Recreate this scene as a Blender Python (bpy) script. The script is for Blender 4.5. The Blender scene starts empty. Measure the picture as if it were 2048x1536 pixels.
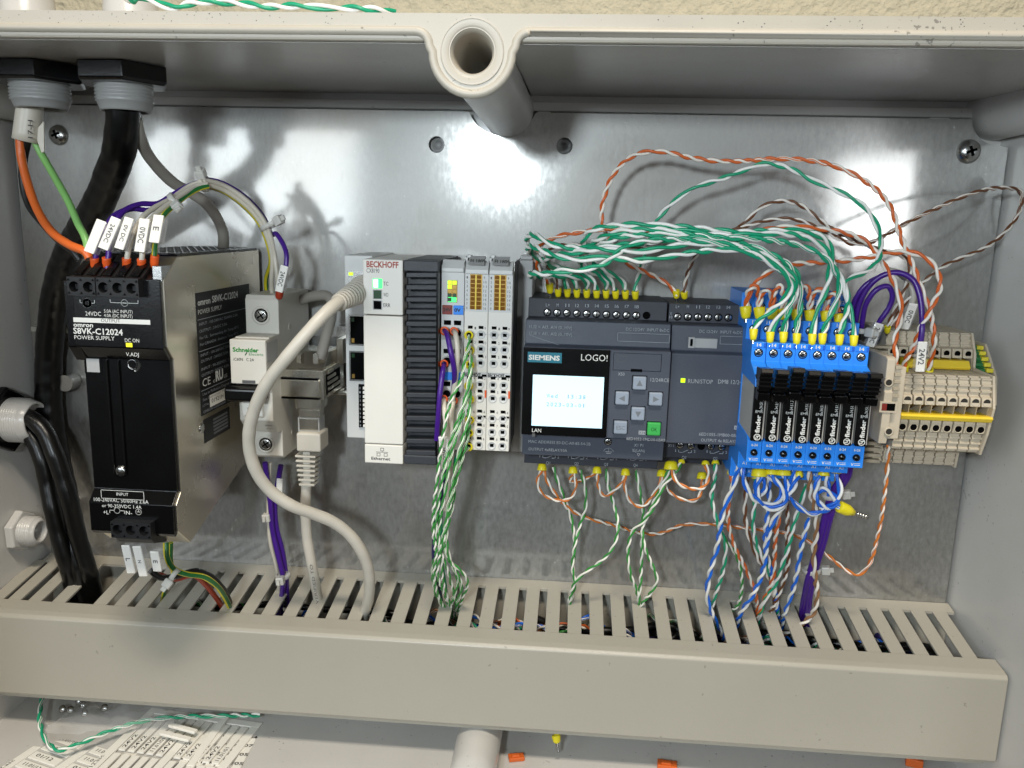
import bpy, bmesh, math, random
from mathutils import Vector, Matrix
random.seed(7)
S = bpy.context.scene
COL = S.collection
# ------------------------------------------------------------------ camera
# plate coordinates in millimetres: x right, z up, h = height above the mounting plate (towards the viewer)
R3 = ((0.99669891,-0.02502489,0.0772336),(0.03947218,0.98067218,-0.19163512),(-0.0709452,0.1940511,0.97842269))
FPX, DCAM = 1626.7, 468.0
cam_d = bpy.data.cameras.new('camera'); cam = bpy.data.objects.new('camera', cam_d); COL.objects.link(cam)
# rows of R3 are the camera's right / down / forward axes in (x, -z, depth)
rt, dn, fw = [Vector((r[0], r[2], -r[1])) for r in R3]
cam.matrix_world = Matrix(((rt.x,-dn.x,-fw.x,0),(rt.y,-dn.y,-fw.y,-DCAM*.001),(rt.z,-dn.z,-fw.z,0),(0,0,0,1)))
cam_d.sensor_width = 36; cam_d.lens = FPX/2048*36
cam_d.clip_start = .01; cam_d.clip_end = 20
S.camera = cam
# ------------------------------------------------------------------ world and lamps
W = bpy.data.worlds.new('World'); S.world = W; W.use_nodes = True
nt = W.node_tree; bg = nt.nodes['Background']
tc = nt.nodes.new('ShaderNodeTexCoord'); sx = nt.nodes.new('ShaderNodeSeparateXYZ'); rp = nt.nodes.new('ShaderNodeValToRGB')
mr = nt.nodes.new('ShaderNodeMapRange'); mr.inputs[1].default_value = -1; mr.inputs[2].default_value = 1
nt.links.new(tc.outputs['Generated'], sx.inputs[0]); nt.links.new(sx.outputs[2], mr.inputs[0]); nt.links.new(mr.outputs[0], rp.inputs[0]); 
mx_ = nt.nodes.new('ShaderNodeMapRange'); mx_.inputs[1].default_value = -1; mx_.inputs[2].default_value = 1; mx_.inputs[3].default_value = .55; mx_.inputs[4].default_value = 1.5
mu_ = nt.nodes.new('ShaderNodeMix'); mu_.data_type = 'RGBA'; mu_.blend_type = 'MULTIPLY'; mu_.inputs[0].default_value = 1
nt.links.new(sx.outputs[0], mx_.inputs[0]); nt.links.new(rp.outputs[0], mu_.inputs[6]); nt.links.new(mx_.outputs[0], mu_.inputs[7]); nt.links.new(mu_.outputs[2], bg.inputs[0])
e = rp.color_ramp.elements
e[0].position = .1; e[0].color = (.13,.10,.07,1); e[1].position = .95; e[1].color = (.62,.58,.50,1)
k = e.new(.5); k.color = (.26,.235,.20,1)
bg.inputs[1].default_value = .13
def lamp(name, kind, x, z, h, power, size, color, tx=0, tz=-80, th=0):
    l = bpy.data.lights.new(name, kind); o = bpy.data.objects.new(name, l); COL.objects.link(o)
    o.location = (x*.001, -h*.001, z*.001); l.energy = power; l.color = color
    if kind == 'AREA': l.shape = 'RECTANGLE'; l.size, l.size_y = size
    else: l.shadow_soft_size = size
    d = Vector((tx*.001, -th*.001, tz*.001)) - o.location
    o.rotation_euler = d.to_track_quat('-Z','Y').to_euler(); return o
wl_ = lamp('work_light', 'SPOT', -112, 87, 700, 7.6, .026, (.82,.93,1.0), 45, -95)
wl_.data.spot_size = math.radians(84); wl_.data.spot_blend = 1.0
lamp('ceiling_light', 'AREA', 60, 1150, 880, 15.2, (.42,.14), (1.0,.90,.76), 0, -120)
lamp('side_light', 'AREA', 640, 40, 1150, 1.6, (.30,.20), (.92,.96,1.0), 60, -60)
lamp('left_fill_light', 'AREA', -560, 130, 900, 2.3, (.40,.34), (.84,.93,1.0), 60, -90)  # added soft cool fill from the left, brightens the right wall
S.view_settings.view_transform = 'Standard'; S.view_settings.look = 'None'; S.view_settings.exposure = .2; S.view_settings.gamma = 1
S.render.engine = 'CYCLES'
S.cycles.max_bounces = 8; S.cycles.transparent_max_bounces = 12
# ------------------------------------------------------------------ coordinates
def P(px, py, h):
    "point at height h above the plate that the photograph (2048x1536) shows at px, py"
    a = ((px-1024)/FPX, (py-768)/FPX, 1.0)
    d = [sum(R3[r][c]*a[r] for r in range(3)) for c in range(3)]
    t = (DCAM-h)/d[2]
    return (d[0]*t, -d[1]*t, h)
def V(p): return Vector((p[0], -p[2], p[1]))     # plate coordinates -> world axes, still mm
# ------------------------------------------------------------------ materials
def lin(c):
    return tuple(((v+.055)/1.055)**2.4 if v > .04045 else v/12.92 for v in c)
MATS = {}
def mat(name, rgb, rough=.45, metal=0, bump=.02, bscale=900, var=.06, vscale=60, emit=0, trans=0, alpha=1, spec=None, aniso=0, ecol=None):
    m = bpy.data.materials.new(name); m.use_nodes = True; n = m.node_tree; b = n.nodes['Principled BSDF']
    c = lin(rgb); MATS[name] = m
    t = n.nodes.new('ShaderNodeTexCoord')
    nz = n.nodes.new('ShaderNodeTexNoise'); nz.inputs['Scale'].default_value = vscale; nz.inputs['Detail'].default_value = 5
    n.links.new(t.outputs['Object'], nz.inputs['Vector'])
    mx = n.nodes.new('ShaderNodeMix'); mx.data_type = 'RGBA'
    mx.inputs[6].default_value = tuple(v*(1-var*1.6) for v in c)+(1,); mx.inputs[7].default_value = tuple(min(1,v*(1+var)) for v in c)+(1,)
    n.links.new(nz.outputs[0], mx.inputs[0]); n.links.new(mx.outputs[2], b.inputs['Base Color'])
    r = n.nodes.new('ShaderNodeMapRange'); r.inputs[3].default_value = rough*.85; r.inputs[4].default_value = min(1,rough*1.2)
    n.links.new(nz.outputs[0], r.inputs[0]); n.links.new(r.outputs[0], b.inputs['Roughness'])
    b.inputs['Metallic'].default_value = metal
    if spec is not None: b.inputs['Specular IOR Level'].default_value = spec
    if bump:
        n2 = n.nodes.new('ShaderNodeTexNoise'); n2.inputs['Scale'].default_value = bscale; n2.inputs['Detail'].default_value = 3
        bp = n.nodes.new('ShaderNodeBump'); bp.inputs['Strength'].default_value = bump*5; bp.inputs['Distance'].default_value = .0003
        n.links.new(t.outputs['Object'], n2.inputs['Vector']); n.links.new(n2.outputs[0], bp.inputs['Height']); n.links.new(bp.outputs[0], b.inputs['Normal'])
    if emit:
        b.inputs['Emission Color'].default_value = lin(ecol or rgb)+(1,); b.inputs['Emission Strength'].default_value = emit
    if trans: b.inputs['Transmission Weight'].default_value = trans; b.inputs['IOR'].default_value = 1.3
    if alpha < 1: b.inputs['Alpha'].default_value = alpha
    m.node_tree['ok'] = 1
    return m
BEIGE = mat('enclosure_plastic', (.79,.78,.76), .24, bump=.03, bscale=1500, var=.05, vscale=30)
RIMM = mat('rim_plastic', (.72,.69,.635), .42, bump=.03, bscale=1200, var=.06, vscale=50)
def specks(m, scale=260, thr=.80, col=(.12,.10,.08), amt=.7):
    n = m.node_tree; b = n.nodes['Principled BSDF']; src = b.inputs['Base Color'].links[0].from_socket
    t = n.nodes.new('ShaderNodeTexCoord'); v = n.nodes.new('ShaderNodeTexNoise'); v.inputs['Scale'].default_value = scale; v.inputs['Detail'].default_value = 2
    g = n.nodes.new('ShaderNodeTexNoise'); g.inputs['Scale'].default_value = 22
    n.links.new(t.outputs['Object'], v.inputs['Vector']); n.links.new(t.outputs['Object'], g.inputs['Vector'])
    ad = n.nodes.new('ShaderNodeMath'); ad.operation = 'MULTIPLY_ADD'; ad.inputs[1].default_value = .35; n.links.new(g.outputs[0], ad.inputs[0]); n.links.new(v.outputs[0], ad.inputs[2])
    r = n.nodes.new('ShaderNodeMapRange'); r.inputs[1].default_value = thr; r.inputs[2].default_value = thr+.04; r.inputs[4].default_value = amt
    n.links.new(ad.outputs[0], r.inputs[0])
    x = n.nodes.new('ShaderNodeMix'); x.data_type = 'RGBA'; x.inputs[7].default_value = lin(col)+(1,)
    n.links.new(r.outputs[0], x.inputs[0]); n.links.new(src, x.inputs[6]); n.links.new(x.outputs[2], b.inputs['Base Color'])
specks(RIMM, 520, .875, amt=.5); specks(BEIGE, 420, .905, amt=.3)
DUCT = mat('duct_plastic', (.665,.645,.595), .33, bump=.05, bscale=1400, var=.06, vscale=11); specks(DUCT, 300, .93, amt=.3)
# galvanised sheet: fine spangle, soft cloudy stains, scratches
GALV = mat('galvanised_steel', (.755,.75,.735), .36, 1.0, bump=.02, bscale=700, var=.10, vscale=14)
def galv():
    n = GALV.node_tree; b = n.nodes['Principled BSDF']; t = n.nodes.new('ShaderNodeTexCoord')
    src = b.inputs['Base Color'].links[0].from_socket
    s = n.nodes.new('ShaderNodeTexNoise'); s.inputs['Scale'].default_value = 420; s.inputs['Detail'].default_value = 4; s.inputs['Roughness'].default_value = .7
    mp = n.nodes.new('ShaderNodeMapping'); mp.inputs['Scale'].default_value = (1,1,.45); n.links.new(t.outputs['Object'], mp.inputs[0]); n.links.new(mp.outputs[0], s.inputs['Vector'])
    cl = n.nodes.new('ShaderNodeTexNoise'); cl.inputs['Scale'].default_value = 9; cl.inputs['Detail'].default_value = 3; n.links.new(t.outputs['Object'], cl.inputs['Vector'])
    r = n.nodes.new('ShaderNodeMapRange'); r.inputs[1].default_value = .3; r.inputs[2].default_value = .7; r.inputs[3].default_value = .80; r.inputs[4].default_value = 1.09; n.links.new(s.outputs[0], r.inputs[0])
    mu = n.nodes.new('ShaderNodeMix'); mu.data_type = 'RGBA'; mu.blend_type = 'MULTIPLY'; mu.inputs[0].default_value = 1
    n.links.new(src, mu.inputs[6]); n.links.new(r.outputs[0], mu.inputs[7])
    st = n.nodes.new('ShaderNodeMix'); st.data_type = 'RGBA'; st.inputs[7].default_value = lin((.58,.53,.46))+(1,)
    r2 = n.nodes.new('ShaderNodeMapRange'); r2.inputs[1].default_value = .5; r2.inputs[2].default_value = .75; r2.inputs[4].default_value = .55; n.links.new(cl.outputs[0], r2.inputs[0])
    n.links.new(r2.outputs[0], st.inputs[0]); n.links.new(mu.outputs[2], st.inputs[6])
    w = n.nodes.new('ShaderNodeTexVoronoi'); w.feature = 'DISTANCE_TO_EDGE'; w.inputs['Scale'].default_value = 16
    mp2 = n.nodes.new('ShaderNodeMapping'); mp2.inputs['Rotation'].default_value = (0,.7,0); mp2.inputs['Scale'].default_value = (.35,1,1.7)
    n.links.new(t.outputs['Object'], mp2.inputs[0]); n.links.new(mp2.outputs[0], w.inputs['Vector'])
    r3 = n.nodes.new('ShaderNodeMapRange'); r3.inputs[1].default_value = .0; r3.inputs[2].default_value = .004; r3.inputs[3].default_value = 1.0; r3.inputs[4].default_value = 0; n.links.new(w.outputs[0], r3.inputs[0])
    m2 = n.nodes.new('ShaderNodeMath'); m2.operation = 'MULTIPLY'; n.links.new(r3.outputs[0], m2.inputs[0])
    gt = n.nodes.new('ShaderNodeMath'); gt.operation = 'GREATER_THAN'; gt.inputs[1].default_value = .62; n.links.new(s.outputs[0], gt.inputs[0]); n.links.new(gt.outputs[0], m2.inputs[1])
    sc = n.nodes.new('ShaderNodeMix'); sc.data_type = 'RGBA'; sc.inputs[7].default_value = (.85,.85,.85,1); n.links.new(m2.outputs[0], sc.inputs[0]); n.links.new(st.outputs[2], sc.inputs[6])
    n.links.new(sc.outputs[2], b.inputs['Base Color'])
    r4 = n.nodes.new('ShaderNodeMapRange'); r4.inputs[1].default_value = .3; r4.inputs[2].default_value = .7; r4.inputs[3].default_value = .50; r4.inputs[4].default_value = .66; n.links.new(s.outputs[0], r4.inputs[0])
    n.links.new(r4.outputs[0], b.inputs['Roughness'])
    b2 = n.nodes.new('ShaderNodeBsdfPrincipled'); b2.inputs['Metallic'].default_value = 1; n.links.new(sc.outputs[2], b2.inputs['Base Color'])
    r5 = n.nodes.new('ShaderNodeMapRange'); r5.inputs[1].default_value = .3; r5.inputs[2].default_value = .7; r5.inputs[3].default_value = .09; r5.inputs[4].default_value = .15; n.links.new(s.outputs[0], r5.inputs[0]); n.links.new(r5.outputs[0], b2.inputs['Roughness'])
    ms = n.nodes.new('ShaderNodeMixShader'); ms.inputs[0].default_value = .30; n.links.new(b.outputs[0], ms.inputs[1]); n.links.new(b2.outputs[0], ms.inputs[2])
    n.links.new(ms.outputs[0], n.nodes['Material Output'].inputs[0])
galv()
STEEL = mat('brushed_steel', (.84,.81,.75), .27, 1.0, bump=.012, bscale=200, var=.05, vscale=20)
ZINC = mat('bright_screw_metal', (.74,.74,.73), .25, 1.0, bump=.02)
GOLDM = mat('plug_metal', (.86,.84,.79), .24, 1.0, bump=.01)
BLACK = mat('black_plastic', (.028,.028,.032), .22, bump=.02, var=.1)
BLACKM = mat('matt_black_plastic', (.075,.075,.08), .5, bump=.05, var=.1)
HOLE = mat('hole_black', (.010,.010,.012), .8, bump=0, spec=.08)
CABLEK = mat('black_cable_jacket', (.032,.031,.030), .30, bump=.05, bscale=300, var=.15)
SLATE = mat('slate_plastic', (.27,.29,.335), .5, bump=.07, bscale=2200, var=.05)
SLATED = mat('dark_slate_plastic', (.205,.215,.25), .55, bump=.07, bscale=2200, var=.06)
FIN = mat('anthracite_fins', (.19,.20,.22), .5, bump=.06, bscale=1500, var=.08)
WHITEP = mat('white_housing', (.88,.865,.83), .42, bump=.02, bscale=1500, var=.025)
WHITEG = mat('light_grey_housing', (.80,.80,.79), .42, bump=.02, bscale=1500, var=.03)
GREYP = mat('grey_plastic', (.66,.66,.655), .45, bump=.02)
MCBW = mat('breaker_plastic', (.80,.785,.745), .45, bump=.03, bscale=1600, var=.03)
CORD = mat('patch_cable_jacket', (.775,.75,.70), .42, bump=.03, bscale=500, var=.05, vscale=90)
CORDD = mat('grey_cable_jacket', (.60,.575,.54), .42, bump=.03, bscale=500, var=.05, vscale=90)
THREAD = mat('gland_grey_plastic', (.60,.60,.59), .42, bump=.02)
YEL = mat('ferrule_yellow', (.95,.88,.14), .35, bump=.01, var=.08)
ORA = mat('ferrule_orange', (.90,.36,.13), .4, bump=.01, var=.06)
BRIDGE = mat('bridge_yellow', (.93,.80,.22), .4, bump=.02, var=.06)
BLUE = mat('socket_blue', (.15,.53,.93), .4, bump=.04, bscale=1500, var=.06)
BLUED = mat('deep_blue', (.09,.36,.80), .4, bump=.04)
TERM = mat('terminal_beige', (.77,.72,.635), .5, bump=.04, bscale=1200, var=.05)
TERMD = mat('terminal_beige_body', (.68,.635,.55), .55, bump=.04, bscale=1200, var=.06)
CLEARISH = mat('clear_sleeve', (.9,.9,.9), .08, bump=0, alpha=.16, var=0)
LABELW = mat('label_card', (.955,.94,.905), .35, bump=.01, var=.03)
INK = mat('black_ink', (.06,.06,.06), .5, bump=0)
INKG = mat('grey_ink', (.33,.33,.33), .5, bump=0)
WINK = mat('white_ink', (.86,.86,.84), .5, bump=0)
WINKD = mat('light_grey_ink', (.62,.64,.66), .5, bump=0)
RINK = mat('red_brown_ink', (.62,.18,.08), .5, bump=0)
GINK = mat('green_ink', (.10,.50,.16), .5, bump=0)
TEAL = mat('teal_badge', (.08,.44,.52), .5, bump=0)
TIE = mat('cable_tie_nylon', (.84,.83,.80), .3, bump=.01, alpha=.8, var=.03)
PURPLE = mat('purple_insulation', (.27,.11,.52), .32, bump=.02, bscale=500, var=.08)
IVORY = mat('ivory_insulation', (.82,.79,.73), .35, bump=.02, bscale=500)
WGREY = mat('grey_insulation', (.70,.68,.64), .38, bump=.02, bscale=500)
DNAVY = mat('navy_insulation', (.14,.12,.34), .35, bump=.02)
W_ORA = mat('orange_insulation', (.86,.41,.17), .35, bump=.02, var=.08)
W_LORA = mat('light_orange_insulation', (.83,.47,.18), .35, bump=.02, var=.08)
W_GRN = mat('teal_green_insulation', (.08,.62,.45), .33, bump=.02, var=.08)
W_LGRN = mat('leaf_green_insulation', (.23,.57,.25), .35, bump=.02, var=.08)
W_BLU = mat('blue_insulation', (.10,.42,.86), .33, bump=.02, var=.08)
W_BRN = mat('brown_insulation', (.42,.25,.13), .35, bump=.02, var=.08)
W_LBRN = mat('light_brown_insulation', (.58,.42,.28), .35, bump=.02, var=.08)
W_BLK = mat('black_insulation', (.07,.07,.065), .4, bump=.02)
W_RED = mat('red_brown_insulation', (.62,.20,.10), .4, bump=.02)
BRASS = mat('contact_brass', (.62,.50,.26), .35, .8, bump=0)
REDP = mat('red_marker_plastic', (.50,.13,.08), .45, bump=.01)
GREENP = mat('earth_green_plastic', (.16,.44,.24), .45, bump=.03)
EARTHY = mat('earth_yellow_plastic', (.90,.83,.25), .45, bump=.03)
BTN = mat('grey_button', (.56,.60,.655), .5, bump=.03)
BTNG = mat('green_button', (.22,.66,.30), .5, bump=.03)
ARROW = mat('button_arrow', (.43,.45,.47), .5, bump=0)
SCREEN = mat('backlit_screen', (.76,.90,.95), .5, bump=0, emit=.55, var=.0)
LCDINK = mat('screen_print', (.50,.63,.74), .5, bump=0, emit=.25)
LEDG = mat('led_green', (.25,.95,.45), .4, bump=0, emit=1.2)
LEDY = mat('led_yellow_green', (.72,.95,.08), .4, bump=0, emit=1.1)
LEDC = mat('led_cyan_white', (.80,1.0,1.0), .4, bump=0, emit=1.6)
LEDO = mat('led_yellow', (.93,.92,.15), .4, bump=0, emit=.8)
LEDOFFG = mat('unlit_green_window', (.10,.26,.13), .3, bump=0)
SMOKE = mat('translucent_relay_side', (.72,.71,.69), .3, bump=.01)
# white strand with a thin coloured tracer along it (u runs round the strand)
def tracer(name, col, base=(.955,.945,.92)):
    m = mat(name, base, .35, bump=.02, var=.05); n = m.node_tree; b = n.nodes['Principled BSDF']
    src = b.inputs['Base Color'].links[0].from_socket
    uv = n.nodes.new('ShaderNodeUVMap'); s = n.nodes.new('ShaderNodeSeparateXYZ'); n.links.new(uv.outputs[0], s.inputs[0])
    c = n.nodes.new('ShaderNodeMath'); c.operation = 'LESS_THAN'; c.inputs[1].default_value = .10; n.links.new(s.outputs[0], c.inputs[0])
    x = n.nodes.new('ShaderNodeMix'); x.data_type = 'RGBA'; x.inputs[7].default_value = lin(col)+(1,)
    n.links.new(c.outputs[0], x.inputs[0]); n.links.new(src, x.inputs[6]); n.links.new(x.outputs[2], b.inputs['Base Color']); return m
T_GRN = tracer('white_strand_green_tracer', (.10,.62,.45)); T_BLU = tracer('white_strand_blue_tracer', (.14,.44,.86))
T_ORA = tracer('white_strand_orange_tracer', (.85,.42,.16), (.95,.92,.87)); T_BRN = tracer('white_strand_brown_tracer', (.50,.33,.20), (.93,.90,.86))
T_LG = tracer('white_strand_leaf_green_tracer', (.25,.62,.25), (.95,.94,.89))
# ------------------------------------------------------------------ scene graph
ORG = {}
def props(o, label, cat, group=None, kind=None):
    if label: o['label'] = label
    if cat: o['category'] = cat
    if group: o['group'] = group
    if kind: o['kind'] = kind
def thing(name, label, cat, org=(0,0,0), group=None):
    o = bpy.data.objects.new(name, None); COL.objects.link(o); o.empty_display_size = .01
    o.location = V(org)*.001; ORG[o.name] = Vector(V(org)); props(o, label, cat, group); return o
def wpos(o):
    return ORG.get(o.name, Vector((0,0,0)))
class MB:
    def __init__(s): s.v = []; s.f = []; s.uv = None; s.sm = []
    def add(s, vs, fs, smooth=False):
        b = len(s.v); s.v += [tuple(p) for p in vs]
        for f in fs: s.f.append(tuple(i+b for i in f)); s.sm.append(smooth)
        return s
    def box(s, x0, x1, z0, z1, h0, h1):
        if x0 > x1: x0, x1 = x1, x0
        if z0 > z1: z0, z1 = z1, z0
        if h0 > h1: h0, h1 = h1, h0
        v = [(x,z,h) for h in (h0,h1) for z in (z0,z1) for x in (x0,x1)]
        return s.add(v, [(0,2,3,1),(4,5,7,6),(0,1,5,4),(2,6,7,3),(0,4,6,2),(1,3,7,5)])
    def prism(s, poly, a0, a1, axis='h'):
        "poly: (x,z) for axis h, (z,h) for axis x, (x,h) for axis z"
        put = {'h': lambda p,a: (p[0],p[1],a), 'x': lambda p,a: (a,p[0],p[1]), 'z': lambda p,a: (p[0],a,p[1])}[axis]
        ar = sum(poly[i][0]*poly[(i+1)%len(poly)][1]-poly[(i+1)%len(poly)][0]*poly[i][1] for i in range(len(poly)))
        if ar < 0: poly = poly[::-1]
        if axis == 'z': a0, a1 = a1, a0
        n = len(poly); v = [put(p,a0) for p in poly]+[put(p,a1) for p in poly]
        fs = [tuple(range(n))[::-1], tuple(range(n,2*n))]+[(i,(i+1)%n,n+(i+1)%n,n+i) for i in range(n)]
        return s.add(v, fs)
    def cyl(s, c, axis, r, l, n=24, r2=None, cap0=True, cap1=True):
        "axis: unit vector in plate coordinates; from c along axis by l"
        a = Vector(axis).normalized(); u = a.orthogonal().normalized(); w = a.cross(u); c = Vector(c); r2 = r if r2 is None else r2
        v = []
        for cc, rr in ((c,r),(c+a*l,r2)):
            for i in range(n):
                t = 2*math.pi*i/n; v.append(cc+u*(rr*math.cos(t))+w*(rr*math.sin(t)))
        s.add(v, [(i,(i+1)%n,n+(i+1)%n,n+i) for i in range(n)], True)
        if cap0: s.add(v[:n], [tuple(range(n))[::-1]])
        if cap1: s.add(v[n:], [tuple(range(n))])
        return s
    def lathe(s, c, axis, prof, n=32, smooth=True):
        "prof: list of (r, distance along axis)"
        a = Vector(axis).normalized(); u = a.orthogonal().normalized(); w = a.cross(u); c = Vector(c); v = []
        for r, d in prof:
            for i in range(n):
                t = 2*math.pi*i/n; v.append(c+a*d+u*(r*math.cos(t))+w*(r*math.sin(t)))
        fs = [(j*n+i, j*n+(i+1)%n, (j+1)*n+(i+1)%n, (j+1)*n+i) for j in range(len(prof)-1) for i in range(n)]
        return s.add(v, fs, smooth)
    def tube(s, pts, r, n=8, cap=True, uvs=True):
        pts = [Vector(p) for p in pts]; m = len(pts); base = len(s.v)
        if s.uv is None: s.uv = {}
        t0 = (pts[1]-pts[0]).normalized(); u = t0.orthogonal().normalized(); v = []
        for i in range(m):
            t = (pts[min(i+1,m-1)]-pts[max(i-1,0)]).normalized()
            u = (u-t*u.dot(t)).normalized(); w = t.cross(u); rr = r[i] if isinstance(r,(list,tuple)) else r
            for j in range(n):
                a = 2*math.pi*j/n; v.append(pts[i]+u*(rr*math.cos(a))+w*(rr*math.sin(a)))
        fs = []
        for i in range(m-1):
            for j in range(n):
                s.uv[len(s.f)+len(fs)] = [(j/n,i),((j+1)/n,i),((j+1)/n,i+1),(j/n,i+1)]
                fs.append((i*n+j,i*n+(j+1)%n,(i+1)*n+(j+1)%n,(i+1)*n+j))
        s.add(v, fs, True)
        if cap: s.add(v[:n], [tuple(range(n))[::-1]]); s.add(v[-n:], [tuple(range(n))])
        return s
    def build(s, name, m, parent=None, bevel=0, label=None, cat=None, group=None, kind=None, xf=None, seg=2):
        o0 = wpos(parent) if parent else Vector((0,0,0))
        vs = [(V(p)-o0)*.001 for p in (s.v if xf is None else [xf(p) for p in s.v])]
        me = bpy.data.meshes.new(name); me.from_pydata([tuple(v) for v in vs], [], s.f); me.update()
        me.polygons.foreach_set('use_smooth', s.sm)
        if s.uv:
            ul = me.uv_layers.new(name='UVMap')
            for fi, q in s.uv.items():
                p = me.polygons[fi]
                for li, c in zip(p.loop_indices, q): ul.data[li].uv = c
        me.materials.append(m)
        o = bpy.data.objects.new(name, me); COL.objects.link(o)
        if parent: o.parent = parent; ORG[o.name] = o0
        if bevel:
            b = o.modifiers.new('bevel','BEVEL'); b.width = bevel*.001; b.segments = seg; b.limit_method = 'ANGLE'; b.angle_limit = .6
        props(o, label, cat, group, kind); return o
def box(name, m, parent, x0,x1,z0,z1,h0,h1, bevel=0, **k): return MB().box(x0,x1,z0,z1,h0,h1).build(name, m, parent, bevel, **k)
def sheet(outer, holes, h0, h1):
    "flat (x,z) outline with holes, extruded between h0 and h1"
    cu = bpy.data.curves.new('outline','CURVE'); cu.dimensions = '2D'; cu.fill_mode = 'BOTH'; cu.extrude = (h1-h0)/2
    for loop in [outer]+holes:
        sp = cu.splines.new('POLY'); sp.points.add(len(loop)-1); sp.use_cyclic_u = True
        for p, q in zip(sp.points, loop): p.co = (q[0], q[1], 0, 1)
    ob = bpy.data.objects.new('outline', cu); me = bpy.data.meshes.new_from_object(ob)
    b = MB(); hm = (h0+h1)/2
    b.add([(v.co.x, v.co.y, v.co.z+hm) for v in me.vertices], [tuple(p.vertices) for p in me.polygons])
    bpy.data.objects.remove(ob); bpy.data.curves.remove(cu); bpy.data.meshes.remove(me); return b
def circ(x, z, r, n=24, a0=0, a1=360):
    full = abs(a1-a0) >= 360
    return [(x+r*math.cos(math.radians(a0+(a1-a0)*i/(n if full else n-1))), z+r*math.sin(math.radians(a0+(a1-a0)*i/(n if full else n-1)))) for i in range(n)]
_tc = {}
def glyphs(s, bold):
    if (s,bold) not in _tc:
        cu = bpy.data.curves.new('t','FONT'); cu.body = s; cu.size = 1; cu.resolution_u = 2; cu.offset = bold; cu.align_x = 'LEFT'
        ob = bpy.data.objects.new('t', cu); me = bpy.data.meshes.new_from_object(ob)
        vs = [(v.co.x, v.co.y) for v in me.vertices]; fs = [tuple(p.vertices) for p in me.polygons]
        bpy.data.objects.remove(ob); bpy.data.curves.remove(cu); bpy.data.meshes.remove(me)
        _tc[(s,bold)] = (vs, fs)
    return _tc[(s,bold)]
class Ink:
    "print gathered on one thing: flat lettering and marks lying on its faces"
    def __init__(s): s.m = {}
    def mb(s, m): return s.m.setdefault(m.name, MB())
    def text(s, t, o, cap, m, just='L', width=None, rot=0, bold=0, u=(1,0,0), v=(0,1,0)):
        vs, fs = glyphs(t, bold)
        if not vs: return s
        x0 = min(p[0] for p in vs); x1 = max(p[0] for p in vs); w = x1-x0
        sy = cap/.70; sxx = sy if width is None else width/w
        dx = {'L':0,'C':-w/2,'R':-w}[just]; c, q = math.cos(math.radians(rot)), math.sin(math.radians(rot))
        u = Vector(u); v = Vector(v); o = Vector(o); out = []
        for a, b in vs:
            a = (a-x0+dx)*sxx; b = b*sy; out.append(o+u*(a*c-b*q)+v*(a*q+b*c))
        s.mb(m).add(out, fs); return s
    def bar(s, x0, x1, z0, z1, h, m):
        s.mb(m).add([(x0,z0,h),(x1,z0,h),(x1,z1,h),(x0,z1,h)], [(0,1,2,3)]); return s
    def line(s, pts, w, h, m, closed=False):
        if closed: pts = pts+[pts[0]]
        for (a, b), (c, d) in zip(pts, pts[1:]):
            L = math.hypot(c-a, d-b) or 1; nx, nz = -(d-b)/L*w/2, (c-a)/L*w/2; ex, ez = (c-a)/L*w/2, (d-b)/L*w/2
            s.mb(m).add([(a-ex-nx,b-ez-nz,h),(c+ex-nx,d+ez-nz,h),(c+ex+nx,d+ez+nz,h),(a-ex+nx,b-ez+nz,h)], [(0,1,2,3)])
        return s
    def rect(s, x0, x1, z0, z1, w, h, m): return s.line([(x0,z0),(x1,z0),(x1,z1),(x0,z1)], w, h, m, True)
    def done(s, parent, name='printing', xf=None):
        for k, b in s.m.items():
            if b.f: b.build(name, MATS[k], parent, xf=xf)
def smooth(pts, step=.8):
    P_ = [Vector(p) for p in pts]; P_ = [P_[0]*2-P_[1]]+P_+[P_[-1]*2-P_[-2]]; out = []
    for i in range(1, len(P_)-2):
        p0,p1,p2,p3 = P_[i-1:i+3]; L = (p2-p1).length; n = max(2, int(L/step))
        t01 = max((p1-p0).length,.01)**.5; t12 = max(L,.01)**.5; t23 = max((p3-p2).length,.01)**.5
        m1 = (p2-p1)+t12*((p1-p0)/t01-(p2-p0)/(t01+t12)); m2 = (p2-p1)+t12*((p3-p2)/t23-(p3-p1)/(t12+t23))
        for k in range(n):
            t = k/n; out.append((2*t**3-3*t**2+1)*p1+(t**3-2*t**2+t)*m1+(-2*t**3+3*t**2)*p2+(t**3-t**2)*m2)
    out.append(P_[-2]); return out
def cl(pts, step=.8): return smooth([P(*p) for p in pts], step)
# ================================================================== the enclosure
ZT, ZB, XL, XR = 70.0, -300.0, -331.0, 229.0
wl = MB().box(-600,600,40,260,-62,-60)
WALLM = mat('rough_painted_wall', (.75,.715,.62), .8, bump=.5, bscale=190, var=.12, vscale=90)
WALLM.node_tree.nodes['Bump'].inputs['Distance'].default_value = .0012
wl.build('wall', WALLM, None, kind='structure')
enc = thing('electrical_enclosure', 'open beige plastic enclosure box holding all the electrical devices', 'electrical box', (-50,-115,-14))
box('back_panel', BEIGE, enc, -345,245,ZB-6,ZT+4,-16,-12)
MB().prism([(ZT+.5,-12),(64.5,151),(66,151),(66.5,152),(74,152),(75,-12)],-345,-40.4-12.6,'x').build('top_wall', BEIGE, enc)
MB().prism([(ZT+.5,-12),(64.5,151),(66,151),(66.5,152),(74,152),(75,-12)],-40.4+12.6,250,'x').build('top_wall', BEIGE, enc)
box('top_wall', BEIGE, enc, -40.4-12.6,-40.4+12.6,73.6,75,-12,151.5)
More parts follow.
